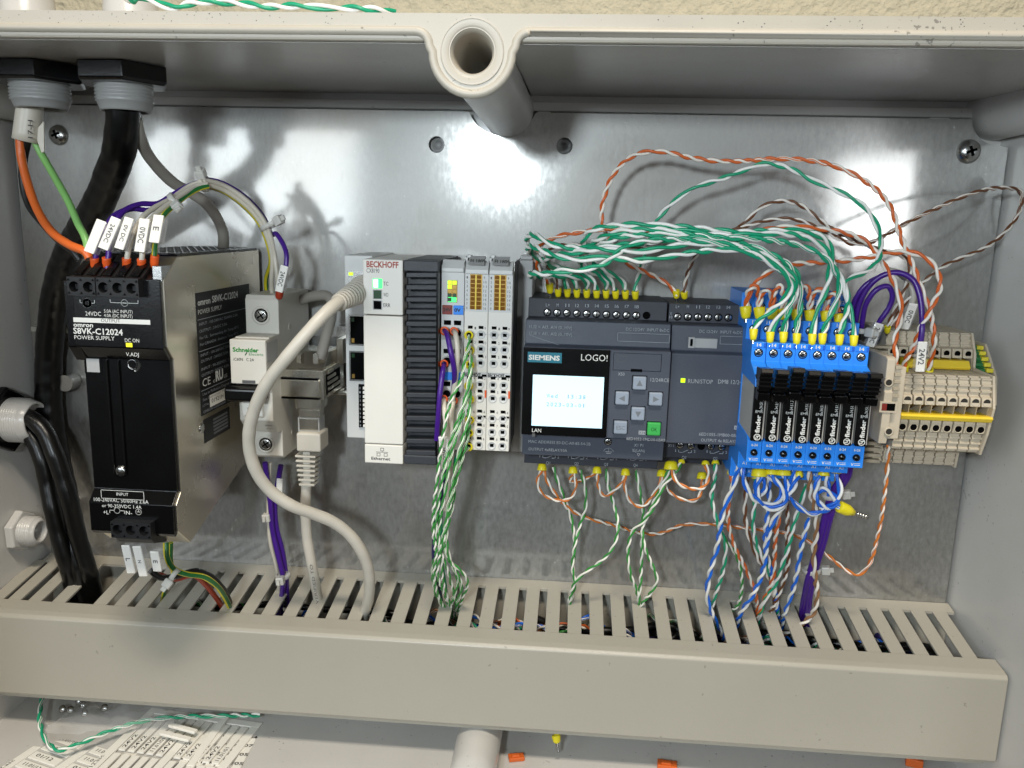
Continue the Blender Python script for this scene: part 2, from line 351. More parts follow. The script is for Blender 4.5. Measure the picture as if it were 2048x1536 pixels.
MB().prism([(XR,-12),(240,155),(245,155),(245,-12)],ZB-4,64,'z').build('right_wall', BEIGE, enc)
MB().prism([(XL,-12),(XL-10,155),(XL-15,155),(XL-15,-12)],ZB-4,ZT,'z').build('left_wall', BEIGE, enc)
MB().prism([(ZB,-12),(ZB-6,155),(ZB-10,155),(ZB-10,-12)],-345,245,'x').build('bottom_wall', BEIGE, enc)
box('mounting_ledge', BEIGE, enc, -330,226,61.5,66.5,-11.8,-5,.6)
PX, PZ = -40.4, 61.0          # upper middle screw post
# the flat rim with the tongue round the post hole
out = [(-345,74.2),(250,74.2),(250,68.2),(PX+21,68.2)]+[(PX+21+5.2*math.cos(math.radians(a)), 63+5.2*math.sin(math.radians(a))) for a in range(90,181,15)]
out += [(PX+14.6*math.cos(math.radians(a)), PZ+14.6*math.sin(math.radians(a))) for a in range(0,-181,-10)]
out += [(PX-21+5.2*math.cos(math.radians(a)), 63+5.2*math.sin(math.radians(a))) for a in range(0,91,15)]+[(-345,68.2)]
sheet(out, [circ(PX,PZ,8.2,32)], 151.8, 155).build('rim', RIMM, enc, .35)
bead = [(-345,68.2,155)]+[(x,z,155) for x,z in out[:-1][::-1][0:0]]
path = [(250,68.2)]+out[3:-1]+[(-345,68.2)]
MB().tube([(x,z,154.3) for x,z in path], 1.75, 12).build('rim_bead', RIMM, enc)
box('inner_lip', RIMM, enc, -345,PX-15.6,64.7,67.4,149,154.4,.9); box('inner_lip', RIMM, enc, PX+15.6,250,64.7,67.4,149,154.4,.9)
post = MB(); a = (0,0,-1)
post.lathe((PX,PZ,152), a, [(13.0,0),(13.6,60),(14.4,164)], 40)
post.build('screw_post', BEIGE, enc)
MB().lathe((PX,PZ,155), a, [(11.4,-.35),(9.2,-.35),(8.4,.1),(7.4,1.5),(7.2,4),(6.8,5.5),(6.2,60),(5.2,110),(0.1,111)], 40).build('post_bore', RIMM, enc)
MB().lathe((PX,PZ,155), (0,0,1), [(11.2,.1),(11.3,.5),(11.6,.5),(11.7,.1)], 40).build('post_ring', RIMM, enc)
MB().lathe((-44,-291,110), a, [(0.1,0),(11.8,0),(12.4,30),(13.5,122)], 40).build('screw_post', BEIGE, enc)
for x, z in ((224,66),(-326,66)): MB().lathe((x,z,140), a, [(0.1,0),(13,0),(15.5,152)], 32).build('corner_post', BEIGE, enc)
for px, py in ((1088,238),(1878,240),(700,240)): 
    p = P(px,py,-7); MB().cyl((p[0],p[1],-12),(0,0,1),5.2,5.5,28).build('boss', BEIGE, enc)
MB().lathe((XR+4,24,38), (-1,0,0), [(9.5,0),(8,3.4),(5.6,3.4),(5.2,.4),(0.1,.3)], 28).build('wall_boss', BEIGE, enc)
# ================================================================== mounting plate
pl = thing('mounting_plate', 'galvanised steel mounting plate screwed to the back of the enclosure', 'mounting plate', (-45,-110,-12))
NX, NZ, NR = -43.2, 67.4, 19.9
o_ = [(-316,60),(NX-18.4,60)]+[(NX+NR*math.cos(math.radians(a)), NZ+NR*math.sin(math.radians(a))) for a in range(-156,-23,6)]+[(NX+18.4,60),(207,60)]
o_ += [(222+15*math.cos(math.radians(a)), 62+15*math.sin(math.radians(a))) for a in range(188,282,12)][0:9]+[(227.5,46),(227.5,-292),(-328,-292),(-328,46)]+[(-326+15*math.cos(math.radians(a)), 62+15*math.sin(math.radians(a))) for a in range(270,358,12)]
hl = [P(873,289,0), P(1129,292,0)]
sheet(o_, [circ(p[0],p[1],4.5,28) for p in hl], -2, 0).build('plate', GALV, pl)
for p in hl:
    MB().lathe((p[0]-.6,p[1]+.6,-12), (0,0,1), [(5.5,0),(5.2,6),(2.4,6.2),(2.2,1),(0.1,.8)], 24).build('threaded_boss', THREAD, pl)
def dome_screw(p, r, parent):
    b = MB(); b.lathe((p[0],p[1],0), (0,0,1), [(r,0),(r*.98,.5),(r*.86,r*.34),(r*.55,r*.55),(r*.25,r*.62),(.01,r*.63)], 28)
    s = b.build('screw', ZINC, parent)
    for a in (20,110):
        c = math.cos(math.radians(a)); q = math.sin(math.radians(a)); w, l = r*.11, r*.42
        MB().prism([(p[0]+c*l-q*w,p[1]+q*l+c*w),(p[0]-c*l-q*w,p[1]-q*l+c*w),(p[0]-c*l+q*w,p[1]-q*l-c*w),(p[0]+c*l+q*w,p[1]+q*l-c*w)], r*.45, r*.655).build('cross_recess', HOLE, s)
dome_screw(P(118,270,0), 5.9, pl); dome_screw(P(1937,303,0), 6.4, pl)
# ================================================================== DIN rail
RZ = -79.0
rail = thing('mounting_rail', 'galvanised top hat rail running behind the row of devices', 'rail', (-50,RZ,0))
MB().prism([(RZ-17.5,6.5),(RZ-12.5,6.5),(RZ-12.5,.2),(RZ+12.5,.2),(RZ+12.5,6.5),(RZ+17.5,6.5),(RZ+17.5,7.5),(RZ+11.5,7.5),(RZ+11.5,1.2),(RZ-11.5,1.2),(RZ-11.5,7.5),(RZ-17.5,7.5)],-222,214,'x').build('rail_profile', ZINC, rail)
q0 = P(60,651,6); q1 = P(150,667,6)
box('rail_end_bar', DUCT, rail, q0[0],-215,q1[1],q0[1]-.6,2,6,.5)
bp = P(128,767,10); MB().cyl((bp[0],bp[1],.5),(0,0,1),5,9,20).build('rail_screw', ZINC, rail)
# ================================================================== wiring duct
dt = thing('wiring_duct', 'long grey slotted wiring duct with its cover on, along the bottom of the plate', 'cable duct', (-45,-245,0))
box('duct_base', DUCT, dt, -328,229,-284,-216,.3,2)
def duct_z(h): return -215-.165*h           # the side wall leans a little outwards
MB().prism([(duct_z(.3),.3),(duct_z(.3)-1.6,.3),(duct_z(9)-1.6,9),(duct_z(9),9)],-328,229,'x').build('duct_side', DUCT, dt)
MB().prism([(-284,.3),(-282.4,.3),(-277,60),(-278.6,60)],-328,229,'x').build('duct_side', DUCT, dt)
fingers = [-10.8+6.25+12.5*k for k in range(-26,19)]
skip = {-26+3}
shape = [(-4,8.8),(4,8.8),(3.9,52),(4.0,54.5),(4.9,56.5),(5.1,62),(-5.1,62),(-4.9,56.5),(-4.0,54.5),(-3.9,52)]
fm = None; fo0 = None
for i, x in enumerate(fingers):
    k = i-26
    if k in (-22,): continue
    if fm is None:
        b = MB(); n = len(shape)
        for t in (0,-1.5):
            for a, h in shape: b.v.append((x+a, duct_z(h)+t, h))
        b.f = [tuple(range(n))[::-1], tuple(range(n,2*n))]+[(j,(j+1)%n,n+(j+1)%n,n+j) for j in range(n)]; b.sm = [False]*len(b.f)
        fo0 = b.build('finger', DUCT, dt, .25); fm = x
    else:
        f = fo0.copy(); COL.objects.link(f); f.location.x += (x-fm)*.001
        f.rotation_euler = (0,0,0)
        if k in (-24,-25,-26): f.location.x -= .002
cov = [(-222.5,50),(-223.5,60),(-224.3,63.6),(-226,65),(-273,65),(-274.5,64.2),(-275,62),(-275.5,52),(-274.3,52),(-273.8,61.6),(-272.8,63.4),(-226.4,63.4),(-225.5,62.6),(-224.8,60),(-223.9,50)]
MB().prism(cov,-329,232.8,'x').build('duct_cover', DUCT, dt, .5)
# ================================================================== power supply
def psu():
    X0, X1 = -223.6, -181.8
    t = thing('power_supply', 'tall black and steel power supply at the left end of the rail', 'power supply', (-202,-90,0))
    prof = [(-19,6),(-19,104),(-29,117.5),(-59,117.5),(-65,112.5),(-129,112.5),(-134,117.5),(-147,117.5),(-157,106),(-128,6)]
    MB().prism(prof, X0+1, X1, 'x').build('steel_casing', STEEL, t, .3)
    fr = [(-17.8,100),(-28.8,119),(-59.6,119.4),(-65.5,114.4),(-128.5,114.4),(-133.5,119.4),(-147.6,119.4),(-150,117.9),(-150,112),(-134,112),(-128,108.5),(-65.5,108.5),(-60,112),(-29,114),(-20.5,99)]
    fr = [(-17.8,100),(-28.8,119),(-59.6,119.4),(-65.5,114.4),(-128.5,114.4),(-133.5,119.4),(-147.6,119.4),(-149.6,117.9),(-146,113),(-134,113),(-129,109),(-65.2,109),(-59,112.5),(-30,112.8),(-21.8,99)]
    MB().prism(fr, X0, X1-.9, 'x').build('front_cover', BLACK, t, .35)
    MB().prism([(-30,112),(-30,119.1),(-60,119.1),(-67,114),(-67,110)],X0-4,X0+2,'x').build('front_flange', BLACK, t, .4)
    # shallow groove down the middle with a glossy stop at its foot
    gx = (P(230,800,114.4)[0]+P(241,900,114.4)[0])/2; g = MB()
    for q in (-1,1): g.box(gx+q*2.8-.4,gx+q*2.8+.4,-121,-66,114.3,115.5)
    g.build('groove_rib', BLACK, t, .25, kind='stuff')
    MB().lathe((gx,-119.4,114.3),(0,0,1),[(2.7,0),(2.6,.9),(1.4,1.3),(.01,1.4)],20).build('groove_stop', ZINC, t)
    box('side_lip', ZINC, t, X1-4.6,X1-.2,-29.5,-22.5,108,118.4,.3)
    # perforated top
    tp = MB(); tp.box(X0+.6,X1-.6,-19,-17.6,7,101); tp.build('top_cover', BLACK, t, .25)
    lo = None
    for i in range(9):
        for j in range(22):
            x = X0+4+i*4.0+(j%2)*2.0; h = 12+j*3.9
            if lo is None: lo = MB().cyl((x,-17.58,h),(0,1,0),1.45,.12,6).build('vent_hole', INKG, t); lx, lh = x, h
            else:
                c = lo.copy(); COL.objects.link(c); c.location = lo.location+Vector(((x-lx)*.001,-(h-lh)*.001,0))
    # output terminal block
    def block(xa, n, z0, z1, up, name):
        w = 6.45; b = MB(); hf = 123.6
        x1 = xa+n*w
        holes = [circ(xa+w*(i+.5), (z0+z1)/2-up*.2, 2.35, 20) for i in range(n)]
        o = sheet([(xa,z0),(x1,z0),(x1,z1),(xa,z1)], holes, 117, hf).build(name, BLACKM, t, .25)
        k = MB()
        for i in range(n): k.cyl((xa+w*(i+.5),(z0+z1)/2-up*.2,116.8),(0,0,1),2.6,.6,20)
        k.build('clamp_recess', HOLE, o, kind='stuff')
        s = MB()
        for i in range(n):
            cx = xa+w*(i+.5); s.box(cx-1.3,cx+.9,(z0+z1)/2-1.6,(z0+z1)/2+.6,118,120.3)
        s.build('clamp_spring', BLACKM, o, kind='stuff')
        d = MB()
        for i in range(n+1):
            for zz in (z0+1.2, z1-1.2):
                x = min(max(xa+w*i, xa+.8), x1-.8); d.prism([(x-.75,zz-.5),(x+.75,zz-.5),(x,zz+.6)], hf, hf+.05)
        d.build('moulded_triangle', HOLE, o, kind='stuff')
        return o
    for xa, n in ((-223.0,2),(-209.6,3)):
        block(xa, n, -36.2, -28.0, 1, 'output_terminal_block')
        w = 6.45
        for i in range(n):
            x = xa+w*i
            MB().prism([(-28.1,123.3),(-27.6,119),(-19.8,107),(-18.2,103),(-19,100),(-28.1,100)], x+.25, x+w-.25, 'x').build('release_lever', BLACKM, t, .4)
            MB().prism([(-27.5,120.6),(-21.9,111.8),(-21.4,112.1),(-27.0,120.9)], x+1.4, x+w-1.4, 'x').build('lever_pad', BLACK, t, .2)
    block(-211.2, 3, -149.2, -141.2, -1, 'input_terminal_block')
    MB().prism([(-149.2,122.5),(-149.2,108),(-156.5,108),(-152.8,119)], -210.6,-192.5,'x').build('input_levers', BLACKM, t, .4)
    # trim potentiometer, lamp, print
    p = P(265,729,114.5)
    MB().lathe((p[0],p[1],114.6),(0,0,1),[(2.3,.15),(2.1,.2),(1.9,-.6),(.01,-.7)],20).build('trimmer', ZINC, t)
    I = Ink(); H = 119.5; H2 = 114.5
    def T(s, px, py, cap, w=None, just='L', h=H, m=WINK, bold=0): a = P(px,py,h); I.text(s, (a[0],a[1],h), cap, m, just, w, bold=bold)
    def S_(n): return n/4.66
    T('24VDC',171,631,1.9,S_(34)); T('5.0A (AC INPUT)',208,625,1.5,S_(62)); T('4.0A (DC INPUT)',208,634,1.5,S_(62))
    a = P(147,644,H); b = P(298,634,H); I.bar(a[0],b[0]+.4,a[1],a[1]+2.1,H,WINK); T('OUTPUT',202,644,1.55,S_(42),m=INK,h=H+.02)
    T('omron',147,653,1.9,S_(43),bold=.025); T('S8VK-C12024',147,667,2.7,S_(108),bold=.02); T('POWER SUPPLY',149,678,1.8,S_(88))
    T('DC ON',250,684,1.7,S_(31)); T('V.ADJ',252,712,1.7,S_(28),h=H)
    a = P(258,690,H); I.bar(a[0]-1.4,a[0]+1.5,a[1]-.9,a[1]+.9,H,LEDO)
    a = P(265,729,H2); I.line([(a[0]+3.1*math.cos(math.radians(q)),a[1]+3.1*math.sin(math.radians(q))) for q in range(70,-80,-10)],.7,H2,WINK)
    T('INPUT',233,991,1.5,S_(27)); a = P(203,996,H); b = P(287,984,H); I.rect(a[0],b[0],a[1],b[1],.22,H,WINK)
    T('100-240VAC 50/60Hz 2.6A',188,1002,1.8,S_(124)); T('or 90-350VDC 1.4A',204,1014,1.7,S_(90))
    T('+L',207,1028,1.9,S_(12)); T('N-',252,1029,1.9,S_(14))
    a = P(234,1021,H); I.line([(a[0]+1.4*math.cos(math.radians(q)),a[1]+1.4*math.sin(math.radians(q))) for q in range(0,360,20)],.25,H,WINK,True)
    I.line([(a[0]-3.6,a[1]-1.3),(a[0]-3.6,a[1]),(a[0]-1.4,a[1])],.25,H,WINK); I.line([(a[0]+3.6,a[1]-1.3),(a[0]+3.6,a[1]),(a[0]+1.4,a[1])],.25,H,WINK)
    a = P(277,1024,H); I.line([(a[0]+1.4*math.cos(math.radians(q)),a[1]+1.4*math.sin(math.radians(q))) for q in range(0,360,20)],.25,H,WINK,True); I.line([(a[0]-.8,a[1]),(a[0]+.8,a[1])],.25,H,WINK); I.line([(a[0],a[1]+.9),(a[0],a[1])],.25,H,WINK)
    for px, s, x0, x1 in ((174,'+',-3.2,3.6),(249,'-',-6.6,6.3)):
        a = P(px,606,H); I.line([(a[0]+1.5*math.cos(math.radians(q)),a[1]+1.5*math.sin(math.radians(q))) for q in range(0,360,20)],.28 if s=='-' else 1.2,H,WINK,True)
        if s == '+': I.line([(a[0]-.8,a[1]),(a[0]+.8,a[1])],.35,H+.02,INK); I.line([(a[0],a[1]-.8),(a[0],a[1]+.8)],.35,H+.02,INK)
        else: I.line([(a[0]-.9,a[1]),(a[0]+.9,a[1])],.35,H,WINK)
        for q, e_ in ((x0,-1.5),(x1,1.5)): I.line([(a[0]+e_,a[1]),(a[0]+q,a[1]),(a[0]+q,a[1]+1.3)],.25,H,WINK)
    I.done(t)
    a = P(168,714,H2); box('sticker', BLACK, t, a[0],a[0]+8.3,a[1]-7.8,a[1]+.6,H2,H2+.12)
    box('sticker', GREYP, t, a[0]+1.1,a[0]+7.2,a[1]-6.9,a[1]-.6,H2+.1,H2+.2)
    # label on the steel side (u runs away from the viewer)
    J = Ink(); x = X1+.16; u, v = (0,0,-1), (0,1,0)
    L = lambda z, h: (x, z, h)
    MB().box(X1-.2,X1+.08,-98,-37,22,88).build('side_label', BLACKM, t)
    MB().box(X1-.2,X1+.08,-112.5,-100.3,55,86).build('side_label', BLACKM, t)
    def ST(s, z, h, cap, w, m=WINKD, bold=0): J.text(s, L(z,h), cap, m, 'L', w, u=u, v=v, bold=bold)
    ST('omron',-43.2,86,3.0,14,WINK,.03); ST('S8VK-C12024',-43.2,70,3.4,32,WINK,.02); ST('POWER SUPPLY',-47.6,86,2.3,27,WINK)
    for z, s, w in ((-53.2,'INPUT : 100-240VAC 50/60Hz 2.6A',46),(-56.6,'OUTPUT : 24VDC 5.0A',32),(-60.0,'For UL : Surrounding Air Temp.40°C',47),(-63.2,'For CANADA : Ambient Temp.40°C',46),(-68.6,'INPUT : 100-240VAC 50/60Hz 1.6A',46),(-71.6,'OUTPUT : 24VDC 5.0A',32),(-75.6,'INPUT : 90-350VDC 1.4A',38),(-78.6,'OUTPUT : 24VDC 4.0A',32),(-88.2,'Use in Pollution Degree 2',34),(-91.0,'See Instruction Manual',32),(-97.2,'OMRON Corporation',26)):
        ST(s, z, 85.5, 1.45, w)
    for z in (-50,-65.6,-85.4): J.mb(WINKD).add([(x,z,87),(x,z,24),(x,z-.3,24),(x,z-.3,87)],[(0,1,2,3)])
    ST('CE',-83.8,85,4.0,9,WINK); ST('c',-83.9,73,2.2,2,WINK); ST('RU',-83.6,70,5.0,9,WINK,.05); ST('US',-83.9,60,2.0,4,WINK)
    J.mb(LABELW).add([(x,-95.6,78),(x,-89.4,78),(x,-89.4,58),(x,-95.6,58)],[(0,1,2,3)][::-1])
    J.text('01921H', (x+.05,-93.8,76), 2.2, INK, 'L', 14, u=u, v=v)
    ST('LOT No.',-93.8,86,1.2,7)
    for i in range(5): ST('IIIIIIIIIIIIIIIIIIII',-103.4-i*1.8,75,1.1,17)
    J.done(t)
    p = P(356,886,100); q = MB(); q.lathe((X1,-104,88),(1,0,0),[(2.6,0),(2.4,.5),(1.6,.9),(.01,1.0)],20); s = q.build('casing_screw', ZINC, t)
    box('rail_foot', THREAD, t, -223,-206,-166,-150,4,14,.4)
psu()
# ================================================================== circuit breaker
def mcb():
    X0, X1 = -170.6, -152.8
    t = thing('circuit_breaker', 'white single pole circuit breaker with its black lever switched on', 'circuit breaker', (-161,-83,0))
    pr = [(-40,7),(-40,54),(-42.5,55.5),(-60,55.5),(-60,70),(-86,70),(-89,68),(-104,68),(-112,60),(-112,55.5),(-126.5,55.5),(-128,53),(-128,7)]
    MB().prism(pr, X0, X1, 'x').build('housing', MCBW, t, .5)
    for zz, nm in ((-50.6,0),(-120.2,1)):
        cx = -162.2
        MB().lathe((cx,zz,55.4),(0,0,1),[(4.9,0),(4.9,.5),(3.9,.6),(3.6,-.2)],28).build('screw_collar', MCBW, t)
        k = MB().cyl((cx,zz,55.52),(0,0,1),3.6,.05,24).build('screw_well', HOLE, t)
        sc = MB().lathe((cx,zz,55.5),(0,0,1),[(3.0,.1),(2.9,.35),(2.2,.5),(.01,.5)],20).build('terminal_screw', ZINC, t)
        for a in (35,125):
            c, q = math.cos(math.radians(a)), math.sin(math.radians(a)); MB().prism([(cx+c*2.2-q*.35,zz+q*2.2+c*.35),(cx-c*2.2-q*.35,zz-q*2.2+c*.35),(cx-c*2.2+q*.35,zz-q*2.2-c*.35),(cx+c*2.2+q*.35,zz+q*2.2-c*.35)],55.8,56.05).build('screw_slot', HOLE, sc)
    box('label_cover', MCBW, t, X0-.4,X1+.4,-83.2,-60.6,69.6,76,.5)
    box('label_window', INKG, t, X0+5.5,X1-5.5,-82.8,-81.2,75.9,76.1)
    box('side_window', GREYP, t, X1+.3,X1+.55,-72,-62,60,75)
    MB().prism([(-84.2,70),(-83.8,80),(-85,82.2),(-90.5,82.2),(-91.6,80),(-91.6,70)], X0-1.6, X1-1.2, 'x').build('switch_lever', BLACK, t, .8)
    MB().prism([(-92,66),(-92,72.5),(-101,71),(-103.5,66)], X0+2.6,X1-4.4,'x').build('toggle_barrel', LABELW, t, .9)
    I = Ink(); H = 76.12; a = P(465,704,H)
    I.text('Schneider', (a[0]+.1,a[1]+.3,H), 2.1, GINK, 'L', 13.4, bold=.035); a = P(494,711,H); I.text('Electric',(a[0]+1.0,a[1]+.1,H),1.35,GINK,'L',7.4); I.line([(a[0]-.9,a[1]+.2),(a[0]-.1,a[1]+1.4),(a[0]-.6,a[1]+.6)],.45,H,GINK)
    a = P(467,721,H); I.text('iC60N   C 2A',(a[0],a[1],H),1.5,INK,'L',10.6)
    I.text('I.O',(-164.5,-98.2,72.2),1.9,INK,'L',3.6)
    I.text('C2',(-170.2,-110.2,62.6),3.0,INKG,'L',4.4,v=(0,.78,.62)); I.text('6000',(-158.2,-107.6,65),1.2,INKG,'L',3.8,v=(0,.78,.62)); I.text('3',(-156.0,-105.2,66.9),1.2,INKG,'L',.8,v=(0,.78,.62)); I.text('/415V~',(-158.6,-109.8,63),1.1,INKG,'L',4.4,v=(0,.78,.62))
    I.done(t)
    for z, h in ((-58,40),(-96,45),(-106,30),(-117,40)): MB().lathe((X1,z,h),(1,0,0),[(1.7,.02),(1.5,.3),(.9,.05),(.01,.05)],16).build('rivet', MCBW, t)
mcb()
# ================================================================== rail-mounted RJ45 jack
def jack():
    t = thing('network_socket_module', 'shiny metal network socket module on the rail, grey patch plug in its underside', 'network socket', (-130,-80,0))
    a = P(567,784,52); b = P(664,728,52)
    x0, x1 = -154.0, -130.0
    box('metal_housing', GOLDM, t, x0,x1,-95,-79,16,54,.5)
    MB().prism([(-79,20),(-79,50),(-71,40),(-71,20)],x0+4,x1-1,'x').build('upper_bracket', GOLDM, t, .5)
    box('front_plate', GOLDM, t, x0-.2,x1-2,-93.6,-84.2,53.9,55.2,.4)
    box('seam', HOLE, t, x0+.6,x1-2.8,-84,-83.2,53.9,55.4); box('seam', HOLE, t, x0+.3,x1-2,-94.6,-93.8,54,55.3)
    box('side_opening', HOLE, t, x1-.2,x1+.1,-93,-82,24,50)
    box('hinge_tab', GOLDM, t, x0+7,x0+9.6,-79,-71.8,42,47,.3); box('hinge_tab', GOLDM, t, x1-8,x1-5,-79,-71.5,42,47,.3)
    s = MB()
    for i in range(5): s.box(x1+.1,x1+.8,-94+i*3,-92.2+i*3,22+i*4,48)
    s.build('side_spring', STEEL, t, .2, kind='stuff')
    MB().prism([(x0+1,-95.1),(x1+4,-95.1),(x1+9,-97),(x0+2,-97)],20,30).build('foot_plate', GOLDM, t, .3)
    box('contact_bracket', STEEL, t, x1-1,x1+2.6,-80,-66,8,26,.3)
jack()
# ================================================================== bus controller with its supply terminal
def ctrl():
    t = thing('bus_controller', 'white bus controller with network ports, black cooling ribs and a lit supply terminal', 'controller', (-85,-70,0))
    XC0, XC1, H = -103.2, -83.4, 73.5
    box('port_panel', WHITEG, t, -117.6,-103,-114.6,-18.2,5,55,.5)
    box('front_panel', WHITEP, t, XC0,XC1,-46,-19,8,H,.5)
    box('blank_cover', WHITEP, t, XC0,XC1,-112,-46.6,8,H,.5)
    box('foot_cover', WHITEP, t, XC0,XC1,-122.3,-112.5,8,H+.2,.5)
    box('housing', FIN, t, XC1+.1,-65.8,-122.2,-18.8,6,63,.5)
    # two more network ports and the switch bank
    for z0, z1 in ((P(700,690,55)[1],P(700,629,55)[1]),(P(700,761,55)[1],P(700,701,55)[1])):
        fr = sheet([(-115.6,z0),(-103.2,z0),(-103.2,z1),(-115.6,z1)], [[(-114.8,z0+.8),(-103.4,z0+.8),(-103.4,z1-.8),(-114.8,z1-.8)]], 55, 55.7).build('network_port', ZINC, t)
        box('port_opening', HOLE, fr, -114.8,-103.4,z0+.8,z1-.8,54.9,55.15)
        box('port_lamp', LEDOFFG, fr, -114.3,-112.9,z1-3.6,z1-1.6,55.1,55.35); box('port_lamp', BRASS, fr, -114.3,-112.9,z0+1.4,z0+3.6,55.1,55.35)
    fr = box('network_port', ZINC, t, -116,-103.2,-34,-26,55,55.7); box('port_lamp', LEDY, fr, -115.2,-113,-28.4,-26.8,55.6,55.9)
    sw = box('switch_bank', BLACK, t, -110.8,-103.2,-108.4,-85,55,56.2,.2)
    for i in range(10): box('switch_slider', LABELW, sw, -108.2,-106.2,-87.6-i*2.26,-86.2-i*2.26,56.1,57)
    for i in range(16):
        z = -24.2-i*6.02
        MB().prism([(-82.2,z-3.3),(-66.4,z-2.9),(-66.4,z-.4),(-82.2,z-.9)],63,71.6).build('cooling_rib', FIN, t, .35)
    box('rib_cap', FIN, t, -83.2,-65.9,-24.4,-19,60,73,.5); box('rib_foot', FIN, t, -83.2,-66.2,-122.2,-117.4,60,73,.6)
    box('rib_side', BLACK, t, -67,-65.8,-117.4,-24.4,60,72.6,.2)
    I = Ink(); h = H+.06
    a = P(733,534,H); I.text('BECKHOFF',(a[0],a[1],h),2.9,RINK,'L',15.9,bold=.03)
    a = P(733,545,H); I.text('CX8190',(a[0],a[1],h),2.1,INK,'L',6.4)
    for k, (py, m, s) in enumerate(((567,LEDC,'TC'),(589,LEDOFFG,'WD'),(610,HOLE,'ERR'))):
        a = P(755,py,H)
        g = box('lamp_window', LEDG if k==0 else GREYP, t, a[0]-2.4,a[0]+2.4,a[1]-2.4,a[1]+2.4,H-.3,H+.1,.2)
        box('lamp', m, g, a[0]-(1.9 if k else 2.0),a[0]+(1.9 if k else .3),a[1]-2.0,a[1]+2.0,H+.05,H+.2,.1)
        b = P(767,py+4,H); I.text(s,(b[0],b[1],h),1.9,INK,'L',2.1*len(s)/2+.3)
    a = P(743,919,H); I.text('Ethernet',(a[0],a[1],h+.2),1.55,INK,'L',9.8,bold=.02)
    a = P(765,906,H); ax, az = a[0], a[1]
    I.rect(ax-.9,ax+.7,az+1.2,az+2.6,.22,h+.2,INK); I.rect(ax-2.8,ax-1.2,az-1.6,az-.1,.22,h+.2,INK); I.rect(ax+.9,ax+2.5,az-1.6,az-.1,.22,h+.2,INK)
    I.line([(ax-.1,az+1.2),(ax-.1,az+.6)],.22,h+.2,INK); I.line([(ax-3.2,az+.5),(ax+2.8,az+.5)],.22,h+.2,INK)
    for i in range(10): I.text(str(i),(-110.3,-87.6-i*2.26,56.22),1.1,WINKD,'L',.7)
    # supply terminal
    A, B = -65.4, -53.9; HT = 67
    box('supply_terminal', WHITEG, t, A,B,-115.5,-21,6,HT,.4)
    MB().prism([(-21,60),(-18.6,60),(-18.6,64),(-22.6,68.4),(-24.4,68.4),(-24.4,66)],A+.3,B-.3,'x').build('terminal_latch', WHITEG, t, .3)
    lw = box('lamp_block', BRASS, t, A+3.1,B-3.5,-39.4,-28.4,HT-.2,HT+.3,.1)
    for r in range(5):
        for c in range(2):
            on = r == 0 or (r == 1 and c == 0)
            m = LEDY if on else (BRASS if r < 3 else LEDG)
            x = A+4.2+c*2.4; z = -29.6-r*2.1
            if r < 4 or c == 0: box('lamp', LEDY if on else (LEDOFFG if r>2 else BRASS), lw, x-1.05,x+1.05,z-.95,z+.95,HT+.25,HT+.45,.3)
    box('lamp', LEDG, lw, A+3.4,B-3.9,-39.2,-36.6,HT+.28,HT+.4)
    for x0, m, s in ((A+.6,REDP,'24V'),(A+6.2,BLUE,'0V')):
        box('terminal_tag', m, t, x0,x0+5,-45.4,-40.8,HT-.2,HT+.7,.2); I.text(s,(x0+.5,-43.9,HT+.76),1.7,INK,'L',3.9 if s=='24V' else 3.2,bold=.03)
    box('terminal_tag', BLUE, t, A+1.8,A+6,-78.6,-74.6,HT-.2,HT+.9,.2); box('terminal_tag', BLUE, t, A+6.2,B-.6,-78.6,-74.6,HT-.2,HT+.9,.2)
    for z in (-49.8,-64.2,-81.0):
        for x in (A+3.2, A+8.3):
            b = MB().box(x-1.8,x+1.8,z-.9,z+1.4,HT-.1,HT+.12).build('release_slot', HOLE, t)
            c = MB().lathe((x,z-4.9,HT),(0,0,1),[(2.6,.02),(2.5,.5),(2.1,.5),(1.9,.1)],20).build('wire_entry', GREYP, t); MB().cyl((x,z-4.9,HT),(0,0,1),1.95,.14,18).build('entry_hole', HOLE, c)
            MB().cyl((x+.2,z-3.2,HT),(0,0,1),1.0,.16,12).build('entry_keyhole', HOLE, c)
    box('terminal_gap', GREYP, t, A+.4,B-.4,-58.2,-56,HT-.2,HT+.2)
    box('foot_clip', WHITEG, t, B-2,B,-119.5,-115.5,40,46,.3)
    I.done(t)
ctrl()
